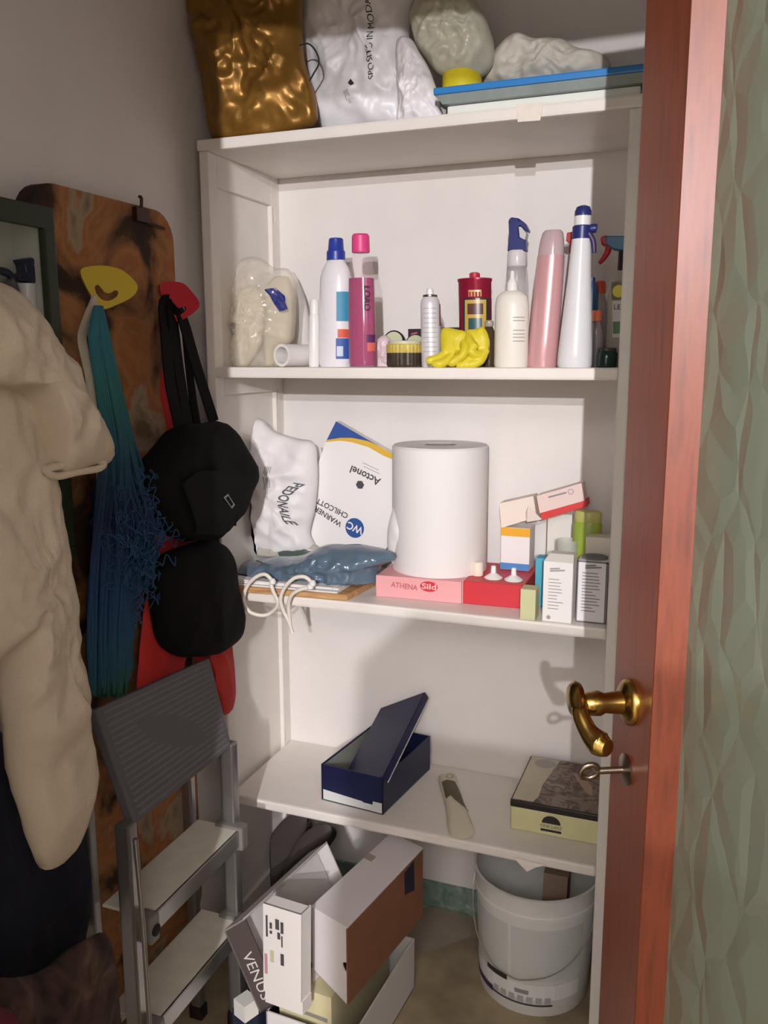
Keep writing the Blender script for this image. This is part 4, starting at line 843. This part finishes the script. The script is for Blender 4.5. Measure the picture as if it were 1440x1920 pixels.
for x0, x1, z0, z1 in ((.006, .010, .310, .352), (.014, .019, .318, .324), (.014, .019, .328, .340), (.026, .034, .330, .350), (.037, .043, .325, .347), (.030, .036, .312, .325), (.038, .041, .298, .320), (.036, .043, .262, .285)): lb_(x0, x1, z0, z1, INK, 'label_print')
lb_(.002, .008, .235, .275, mat('label_pinkish', '#b98a8c', .6), 'pink_patch'); lb_(.014, .022, .262, .285, mat('label_yellowish', '#c3bd9c', .6), 'yellow_patch')
# small white cube
sc0 = at(505, 1890, Z=.12)
mk('small_white_box', obox((.205, -.612, .1205), (.030, -.012, 0), (.012, .030, 0), (0, 0, .034)), mat('small_box', '#dfded8', .6), label='tiny white cube box perched on the navy box corner', cat='box')
# shoes standing on their toes
SH = mat('dark_leather', '#453d3b', .5); SOLE = mat('dark_sole', '#191614', .7)
for i, (q, y) in enumerate((([(497, 1588), (515, 1555), (542, 1530), (574, 1532), (572, 1560), (556, 1590), (530, 1640), (505, 1700), (485, 1700), (485, 1640)], -.12), ([(542, 1605), (560, 1572), (588, 1550), (615, 1546), (622, 1562), (604, 1590), (575, 1640), (545, 1700), (525, 1700), (528, 1650)], -.16))):
    t = thing('shoe', ('dark brown shoe standing on its toe against the side panel, heel up', 'dark brown shoe standing on its toe behind the plum box, heel up')[i], 'shoe', at(510+30*i, 1700, Y=y), 'pair of dark shoes')
    mk('sole', Pil(px(q, Y=y), NY, .012, .01, amp=.001, smooth=2, xmin=.022).g, SH, t, smooth=60)
    mk('upper', Pil(px([(u+8, v+6) for u, v in q], Y=y+.03), NY, .03, .05, amp=.003, xmin=.022, ymax=-.01).g, SOLE, t, smooth=60)
# clear plastic on the floor
PF = Pil(px([(790, 1705), (830, 1700), (880, 1715), (888, 1750), (850, 1768), (795, 1785), (770, 1770)], Z=.006), UZ, .010, .005, amp=.004, freq=30, ridge=True, zmin=.0003)
mk('plastic_wrapper', PF.g, mat('wrapper_film', '#b9b0a4', .12, alpha=.3, bump=.5, bs=40), smooth=80, label='clear crumpled plastic wrapper lying on the floor beside the bucket', cat='wrapper')

# ================================================================== left wall
# ironing board hung flat on the wall
CAMO = ramp_mat('patterned_cover', [(.30, '#24170f'), (.41, '#3e2716'), (.45, '#7d5634'), (.52, '#a87244'), (.57, '#9c6238'), (.62, '#a08c70'), (.70, '#6d5540')], 7, .9, detail=9, dist=.5)
ib = thing('ironing_board', 'ironing board with a mottled brown and orange cover hanging on the wall', 'ironing board', (XL+.02, -.575, .14))
y0, y1, z0, z1, rr = -.765, -.392, .14, 1.603, .055
outl = []
for cyy, czz, a0 in ((y1-rr, z1-rr, 0), (y0+rr, z1-rr, 90), (y0+rr, z0+rr, 180), (y1-rr, z0+rr, 270)):
    for k in range(7):
        a = math.radians(a0+15*k); outl.append(V((XL+.0003, cyy+rr*math.cos(a), czz+rr*math.sin(a))))
mk('cover', plate(outl, [], (.032, 0, 0)), CAMO, ib, smooth=30)
IX = XL+.0325
cl = at(268, 415, X=IX)
mk('metal_clip', join(bx(IX-.002, IX+.010, cl.y-.03, cl.y+.006, 1.575, 1.598), tube([V((IX+.006, cl.y-.012, 1.595)), V((IX+.008, cl.y-.012, 1.615)), V((IX+.002, cl.y-.010, 1.618))], .003, 6, 2), tube([V((IX+.006, cl.y, 1.577)), V((IX+.008, cl.y+.03, 1.573)), V((IX+.006, cl.y+.055, 1.572))], .003, 6, 2)), mat('rusty_steel', '#40291e', .5, metal=.5), ib)
# wall cabinet with a green frame
gc = thing('wall_cabinet', 'small open wall cabinet with a dark green frame and pale grey inside', 'cabinet', (XL+.04, -.93, 1.02))
cy0, cy1, cz0, cz1, cx1 = -1.12, -.790, 1.02, 1.553, .045
GI = mat('cabinet_grey', '#c0c1b7', .6); GF = mat('dark_green_paint', '#2c3624', .5)
mk('back_panel', bx(XL+.0003, XL+.008, cy0, cy1+.022, cz0, cz1), GI, gc)
mk('side_panel', bx(XL+.008, cx1-.012, cy1+.008, cy1+.020, cz0, cz1), GI, gc); mk('side_panel', bx(XL+.008, cx1-.012, cy0, cy0+.012, cz0, cz1), GI, gc)
mk('bottom_panel', bx(XL+.008, cx1-.012, cy0, cy1+.02, cz0, cz0+.012), GI, gc); mk('shelf_panel', bx(XL+.008, cx1-.014, cy0+.012, cy1+.008, 1.275, 1.285), GI, gc)
mk('frame_rail', bev(bx(cx1-.012, cx1, cy0, cy1+.022, cz1-.030, cz1+.002), .003), GF, gc); mk('frame_rail', bev(bx(cx1-.012, cx1, cy0, cy1+.022, cz0, cz0+.022), .003), GF, gc)
mk('frame_stile', bev(bx(cx1-.012, cx1, cy1-.002, cy1+.022, cz0+.022, cz1-.028), .003), GF, gc); mk('frame_stile', bev(bx(cx1-.012, cx1, cy0, cy0+.022, cz0+.022, cz1-.028), .003), GF, gc)
mk('divider', bx(XL+.008, XL+.012, -.905, -.899, 1.285, cz1), GI, gc)
# spray bottle in it
SX = .004; sc_ = at(52, 560, X=SX)
sb_ = thing('cabinet_spray_bottle', 'white spray bottle with a dark blue-grey trigger inside the green cabinet', 'spray bottle', (SX, sc_.y, 1.2852))
zt2 = at(52, 532, X=SX).z
mk('body', lathe((SX, sc_.y, 1.2852), (0, 0, 1), [(.024, 0), (.026, .003), (.026, zt2-1.2852-.055), (.013, zt2-1.2852-.04), (.013, zt2-1.2852)], 24), mat('bottle_white2', '#d9d7d2', .25), sb_, smooth=40)
SLATE = mat('slate_plastic', '#2f3244', .4)
mk('trigger_head', bev(plate(px([(22, 488), (40, 484), (62, 494), (70, 503), (52, 497), (44, 497), (54, 512), (72, 520), (72, 530), (40, 531), (16, 524), (18, 514), (30, 512), (28, 498)], X=SX-.010), [], (.02, 0, 0)), .001, 1), SLATE, sb_)
mk('nozzle', tube(px([(2, 508), (14, 512), (20, 518)], X=SX), .006, 10, 2), SLATE, sb_, smooth=True)
mk('trigger', tube(px([(16, 524), (26, 545), (38, 566)], X=SX), [.009, .008, .005], 8, 3), mat('slate_lever', '#5f5a5e', .4), sb_, smooth=True)
# plastic hooks: pointed rounded plates with a smile slot, standing off the wall
def hook(name, outer, slot, X, m_, label):
    N_ = V((.78, -.62, .1)).normalized(); us = [p[0] for p in outer]; vs_ = [p[1] for p in outer]
    P0 = at(sum(us)/len(us), sum(vs_)/len(vs_), X=X); t = thing(name, label, 'hook', (IX, P0.y, P0.z))
    oo = catmull([at(u, v, P=P0, N=N_) for u, v in outer], 5, True); ss = catmull([at(u, v, P=P0, N=N_) for u, v in slot], 4, True)
    mk('hook_plate', plate(oo, [ss], -N_*.009), m_, t)
    e0 = P0 - N_*.006 + V((0, 0, .020))
    mk('stem', tube([e0+V((-.0, 0, 0)), e0+V((-.02, .01, 0)), V((IX+.0005, e0.y+.012, e0.z+.002))], .009, 12, 3), m_, t, smooth=True)
    return P0
YH = hook('wall_hook', [(151, 510), (160, 501), (195, 498), (228, 506), (252, 526), (258, 542), (246, 558), (220, 571), (198, 579), (184, 574), (172, 556), (158, 530)], [(178, 538), (184, 534), (190, 540), (198, 549), (208, 549), (216, 544), (222, 548), (218, 557), (204, 564), (192, 562), (182, 552)], .045, mat('hook_yellow', '#cdb02a', .35), 'yellow rounded triangular plastic hook with a smile-shaped slot')
RH = hook('wall_hook', [(300, 540), (303, 531), (322, 528), (345, 532), (364, 552), (373, 566), (372, 578), (356, 592), (336, 602), (326, 600), (316, 590), (306, 566)], [(314, 562), (320, 560), (326, 568), (334, 577), (342, 576), (347, 574), (349, 580), (342, 588), (330, 591), (321, 584)], .045, mat('hook_red', '#b8232f', .35), 'red rounded triangular plastic hook holding the black bag straps')
# bags
BLK = mat('black_nylon', '#0e0b0c', .85, spec=.2, bump=.2, bs=300, vs=40)
bag = thing('shoulder_bag', 'black nylon shoulder bag with zips hanging from the red hook', 'bag', at(370, 1010, X=.05))
SBG = Pil(px([(266, 905), (284, 862), (330, 806), (350, 796), (408, 790), (424, 804), (466, 872), (469, 896), (442, 962), (394, 1013), (344, 1016), (306, 1000), (278, 950)], X=.075), NX, .042, .045, amp=.004, freq=14, p=9, e=.5, rings=22, smooth=0)
mk('bag_body', SBG.g, BLK, bag, smooth=70)
mk('front_pocket', drape(subdiv(poly(px([(300, 905), (330, 880), (400, 880), (440, 905), (425, 960), (385, 1000), (335, 1000)], X=.075)), 4), SBG, .006), mat('black_nylon2', '#120f10', .85, spec=.2, bump=.2, bs=300), bag, smooth=70)
mk('logo_patch', drape(subdiv(poly(px([(376, 930), (384, 923), (400, 944), (394, 951)], X=.075)), 2), SBG, .008), mat('patch_silver', '#8d8a86', .5), bag)
mk('logo_inset', drape(subdiv(poly(px([(379, 931), (384, 927), (396, 943), (392, 947)], X=.075)), 2), SBG, .009), BLK, bag)
for q in ([(452, 905), (456, 915), (460, 944)], [(438, 948), (442, 960), (440, 986)]):
    mk('zip_pull', tube(px(q, X=.118), .0035, 6, 2), BLK, bag, smooth=True)
mk('strap', strip([RH+V((-.012, .0, -.004)), RH+V((-.014, -.030, -.010)), at(310, 640, X=.05), at(318, 720, X=.06), at(335, 800, X=.075)], .030, NX, .003), BLK, bag)
mk('strap', strip([RH+V((-.010, .010, -.006)), at(345, 610, X=.05), at(368, 690, X=.055), at(400, 790, X=.075)], .030, NX, .003), BLK, bag)
mk('strap', strip([RH+V((-.014, -.004, -.006)), at(325, 620, X=.045), at(335, 700, X=.05), at(352, 800, X=.07)], .030, NX, .003), BLK, bag)
bag2 = thing('small_black_bag', 'smaller black cloth pouch hanging below the shoulder bag', 'bag', at(370, 1230, X=.05))
mk('pouch_body', Pil(px([(290, 1110), (305, 1045), (345, 1022), (400, 1012), (425, 1042), (436, 1110), (444, 1165), (440, 1196), (412, 1220), (384, 1232), (332, 1230), (302, 1200)], X=.07), NX, .045, .04, amp=.005, freq=14, p=4, e=.5, rings=18).g, mat('black_cloth', '#100d0e', .9, spec=.2), bag2, smooth=70)
mk('strap', strip([at(345, 605, X=.04), at(362, 760, X=.045), at(398, 960, X=.05), at(404, 1030, X=.06)], .022, NX, .003), BLK, bag2)
rj = Pil(px([(296, 1000), (330, 985), (400, 990), (425, 1100), (438, 1220), (442, 1310), (432, 1335), (416, 1336), (404, 1290), (392, 1228), (330, 1228), (322, 1330), (290, 1340), (258, 1330), (266, 1180)], X=.03), NX, .02, .025, amp=.007, freq=16, ridge=True, xmin=XL+.001, center=at(345, 1130, X=.03))
rjo = mk('red_garment', rj.g, mat('red_cloth', '#c8322c', .8), smooth=80, label='bright red cloth garment hanging behind the black bags', cat='garment')
mk('upper_strip', strip(px([(325, 600), (312, 680), (306, 740), (318, 800), (340, 1000)], X=.012), .02, NX, .006), MATS['red_cloth'], rjo)
# cream strap
mk('cream_strap', strip([at(u, v, X=x) for u, v, x in ((178, 560, .03), (158, 610, .04), (152, 640, .05), (165, 700, .06), (180, 800, .065), (188, 900, .065), (198, 1000, .065), (206, 1060, .06), (212, 1095, .055))], .017, NX, .005), mat('cream_webbing', '#d2c7b2', .9, bump=.2, bs=200), label='long cream webbing strap hanging from the yellow hook', cat='strap')
# teal net bundle: strands hanging from the yellow hook
nm_ = bpy.data.materials.new('teal_yarn'); nm_.use_nodes = True; nt = nm_.node_tree; b = nt.nodes['Principled BSDF']; b.inputs['Roughness'].default_value = .9
tc = nt.nodes.new('ShaderNodeTexCoord'); se = nt.nodes.new('ShaderNodeSeparateXYZ'); mr = nt.nodes.new('ShaderNodeMapRange'); rp = nt.nodes.new('ShaderNodeValToRGB')
nt.links.new(tc.outputs['Object'], se.inputs[0]); nt.links.new(se.outputs['Z'], mr.inputs[0]); mr.inputs[1].default_value = .74; mr.inputs[2].default_value = 1.42
nt.links.new(mr.outputs[0], rp.inputs['Fac']); nt.links.new(rp.outputs['Color'], b.inputs['Base Color'])
e = rp.color_ramp.elements; e[0].position = .03; e[0].color = lin('#2c5a34'); e[1].position = 1; e[1].color = lin('#2f7488')
for p_, c_ in ((.12, '#1d4a5c'), (.3, '#1b3f66'), (.5, '#14284a'), (.65, '#1f4a5a'), (.8, '#27686a')): k = e.new(p_); k.color = lin(c_)
net = thing('yarn_net', 'bundle of teal, navy and green yarn netting hanging from the yellow hook', 'net', at(205, 1310, X=.06))
rnd = random.Random(3); gs = []
for i in range(110):
    a = rnd.uniform(-1, 1); x_ = rnd.uniform(-.012, .016)
    pth = [at(185+a*6, 575, X=.045), at(186+a*18, 630, X=.055+x_), at(202+a*22, 720, X=.06+x_), at(218+a*28, 810, X=.062+x_)]
    if i % 2: pth += [at(220+a*32+rnd.uniform(-6, 6), 900, X=.065+x_*1.5), at(212+a*40, 1050, X=.062+x_*1.5), at(205+a*40+rnd.uniform(-6, 6), 1180, X=.06+x_), at(205+a*38, rnd.uniform(1270, 1312), X=.055+x_)]
    else: pth += [at(232+a*38+rnd.uniform(-6, 6), 900, X=.065+x_*1.5), at(245+a*48, 980, X=.068+x_*2), at(245+a*45, rnd.uniform(1050, 1120), X=.062+x_)]
    gs.append(tube(pth, .0028, 5, 3))
mk('strands', join(*gs), nm_, net, smooth=True, kind='stuff')
gs = []
for i in range(190):
    c = at(rnd.gauss(258, 24), rnd.gauss(1010, 62), X=.075+rnd.uniform(-.015, .03)); q = [c]
    for k in range(7): q.append(q[-1]+V((rnd.uniform(-.008, .008), rnd.uniform(-.018, .018), rnd.uniform(-.018, .018))))
    gs.append(tube(q, .0010, 4, 4))
mk('loose_threads', join(*gs), mat('navy_thread', '#23476b', .9), net, smooth=True, kind='stuff')
mk('core', Pil(px([(180, 900), (225, 870), (270, 930), (292, 1010), (285, 1080), (250, 1130), (240, 1290), (205, 1308), (170, 1290), (170, 1120), (185, 1010)], X=.05), NX, .022, .03, amp=.006, freq=30, xmin=XL+.03).g, nm_, net, smooth=80)
# beige work jacket
BEI = mat('beige_cotton', '#cdbfa9', .9, bump=.25, bs=500, var=.06, vs=8)
jk = thing('work_jacket', 'beige cotton work jacket hanging with its sleeves down beside the cabinet', 'jacket', at(60, 1620, X=.16))
JB = Pil(px([(-110, 560), (-30, 560), (40, 660), (78, 860), (100, 990), (122, 1120), (142, 1240), (150, 1320), (152, 1400), (168, 1470), (162, 1530), (136, 1598), (90, 1628), (62, 1606), (32, 1490), (8, 1330), (-6, 1230), (-110, 1240)], X=.155), NX, .05, .03, seg=140, rings=30, amp=.013, freq=9, ridge=True, seed=31, p=3, e=.6, center=at(40, 1100, X=.155))
mk('jacket_body', JB.g, BEI, jk, smooth=80)
JS = Pil(px([(-110, 500), (-20, 520), (25, 548), (70, 615), (118, 692), (150, 760), (178, 820), (193, 862), (186, 878), (150, 884), (104, 893), (84, 880), (66, 820), (30, 740), (-110, 700)], X=.19), NX, .055, .05, seg=130, rings=28, amp=.012, freq=10, ridge=True, seed=37, p=3, e=.6)
slv = mk('short_sleeve', JS.g, BEI, jk, smooth=80)
mk('sleeve_hem', tube(px([(84, 880), (104, 893), (150, 884), (186, 878), (193, 866), (160, 862), (110, 874), (84, 880)], X=.215), .005, 8, 4), BEI, slv, smooth=True)
# dark garments at the lower left
mk('navy_garment', Pil(px([(-110, 1330), (30, 1400), (120, 1480), (160, 1570), (170, 1690), (150, 1780), (70, 1850), (-110, 1880)], X=.06), NX, .03, .06, amp=.008, freq=10, ridge=True, seed=5, xmin=XL+.002).g, mat('navy_cloth', '#0d1020', .9), smooth=80, label='very dark navy garment hanging behind the beige jacket hem', cat='garment')
mk('brown_cloth_bundle', Pil(px([(-110, 1850), (60, 1830), (160, 1760), (205, 1760), (225, 1900), (230, 2060), (120, 2120), (-110, 2120)], X=.19), NX, .03, .04, amp=.010, freq=12, ridge=True, seed=15, xmin=XL+.002, zmin=.0005).g, ramp_mat('brown_pattern', [(.35, '#1c1210'), (.55, '#463029'), (.7, '#5f4a40')], 16, .95, dist=1), smooth=80, label='dark brown patterned cloth bundle on the floor beside the step ladder', cat='cloth')
mk('crimson_cloth', Pil(px([(-110, 1875), (0, 1888), (28, 1910), (50, 2000), (0, 2080), (-110, 2080)], X=.27), NX, .03, .03, amp=.006, freq=14, seed=6, zmin=.0005).g, mat('crimson', '#5e1226', .9), smooth=80, label='dark crimson cloth corner below the navy garment', cat='cloth')
# step ladder
ALU = mat('aluminium', '#a8a6a3', .32, metal=.85); GREYP = mat('ribbed_grey', '#5b595c', .6); TREAD = mat('tread_white', '#d3d0c2', .5, var=.08); RUB = mat('black_rubber', '#1a1616', .7)
ld = thing('step_ladder', 'aluminium folding step ladder with a ribbed grey platform against the wall', 'step ladder', (.15, -.665, 0))
# platform
pTL, pTR = V((.098, -.812, .792)), V((.098, -.481, .766)); pBR, pBL = V((.160, -.512, .607)), V((.160, -.808, .607))
pn = (pTR-pTL).cross(pBL-pTL).normalized()
if pn.x < 0: pn = -pn
mk('platform', bev(plate([pTL, pTR, pBR, pBL], [], -pn*.020), .004, 2), GREYP, ld)
gs = []
for i in range(1, 18):
    t = i/18; a = pTL.lerp(pBL, t); b_ = pTR.lerp(pBR, t); a, b_ = a.lerp(b_, .04), b_.lerp(a, .04); k = (pBL-pTL).normalized()*.0022
    gs.append(hexa([a-k, b_-k, b_+k, a+k, a-k*.6+pn*.0014, b_-k*.6+pn*.0014, b_+k*.6+pn*.0014, a+k*.6+pn*.0014]))
ribs = [mk('rib', g, mat('rib_grey', '#6d6a6c', .6), ld) for g in gs]
for y_ in (-.818, -.506):
    mk('front_rail', bev(bx(.134, .162, y_-.011, y_+.011, .012, .612), .004), ALU, ld)
    mk('rear_rail', bev(bx(.050, .072, y_-.009+(.012 if y_ < -.6 else -.012), y_+.009+(.012 if y_ < -.6 else -.012), .012, .745), .004), ALU, ld)
    mk('rubber_foot', bev(bx(.130, .166, y_-.014, y_+.014, 0.0003, .030), .003), RUB, ld)
    mk('rubber_foot', bev(bx(.046, .076, y_-.012+(.012 if y_ < -.6 else -.012), y_+.012+(.012 if y_ < -.6 else -.012), .0003, .028), .003), RUB, ld)
for z_ in (.445, .250):
    st = mk('step', bev(bx(.080, .178, -.806, -.518, z_-.006, z_), .002, 1), TREAD, ld)
    mk('step_lip', bev(bx(.172, .179, -.806, -.518, z_-.034, z_), .002, 1), ALU, st)
    for y_ in (-.806, -.518): mk('step_bracket', bev(bx(.125, .186, y_-.012, y_+.012, z_-.042, z_+.006), .004, 2), mat('bracket_grey', '#77736e', .4), st)
    mk('rivet', lathe((.184, -.806, z_-.02), (1, 0, 0), [(.010, 0), (.010, .004), (.006, .006)], 14), RUB, st)
mk('cross_bar', tube([V((.061, -.80, .16)), V((.061, -.52, .16))], .008, 10, 1), ALU, ld, smooth=True)
mk('guide_rod', tube([V((.20, -.862, .62)), V((.196, -.85, .45)), V((.19, -.838, .05))], .004, 8, 3), ALU, ld, smooth=True)

# ================================================================== outside the doorway: corridor lamp, and an added, unseen cupboard that blocks lamplight from the lower shelves
LX, LY = LAMP_POS.x, LAMP_POS.y
lamp = thing('corridor_lamp', 'two-bulb hanging lamp in the corridor outside the doorway', 'lamp', (LX, LY, LAMP_POS.z+.21))
mk('ceiling_rose', lathe((LX, LY, 2.46), (0, 0, 1), [(.02, 0), (.05, .02), (.05, .0395)], 24), WPLAST, lamp, smooth=40)
mk('stem', tube([V((LX, LY-.08, 2.47)), V((LX, LY-.08, LAMP_POS.z-.05))], .006, 8, 1), WPLAST, lamp)
for dz in (0, .20): mk('arm', tube([V((LX, LY-.08, LAMP_POS.z+dz-.03)), V((LX, LY-.05, LAMP_POS.z+dz-.03)), V((LX, LY-.045, LAMP_POS.z+dz))], .009, 8, 2), WPLAST, lamp)
for k, (dz, w_) in enumerate(((0., LAMP_W[0]), (.20, LAMP_W[1]))):
    nm = ('corridor_lamp_lower_bulb_offscreen', 'corridor_lamp_upper_bulb_offscreen')[k]; ldt = bpy.data.lights.new(nm, 'POINT'); ldt.energy = w_; ldt.color = (1, .965, .985); ldt.shadow_soft_size = .014
    lo = bpy.data.objects.new(nm, ldt); COL.objects.link(lo); lo.location = LAMP_POS + V((0, 0, dz))
cb_ = thing('added_shadow_cupboard', 'unseen wooden cupboard added outside the doorway to shade the lower shelves', 'cupboard', (1.36, -2.6, 0))  # invented light blocker, sized for the shadow it throws into the closet
cx0, cx1_, cya, cyb, ch = 1.082, 1.60, -2.75, -2.55, 1.450
mk('carcass', bev(bx(cx0, cx1_, cya, cyb, .06, ch), .003), WOOD, cb_)
mk('plinth', bx(cx0+.02, cx1_-.02, cya+.02, cyb-.02, .0003, .06), WOOD, cb_)
for k in (0, 1):
    xa = cx0+.004+k*(cx1_-cx0)/2; d_ = mk('shadow_cupboard_door', bev(bx(xa, xa+(cx1_-cx0)/2-.008, cya-.018, cya, .07, ch-.02), .003), WOOD, cb_)
    mk('knob', lathe((xa+(.215 if k == 0 else .035), cya-.018, .8), (0, -1, 0), [(.006, 0), (.006, .012), (.014, .018), (.012, .026), (.002, .028)], 18), BRASS, d_, smooth=True)
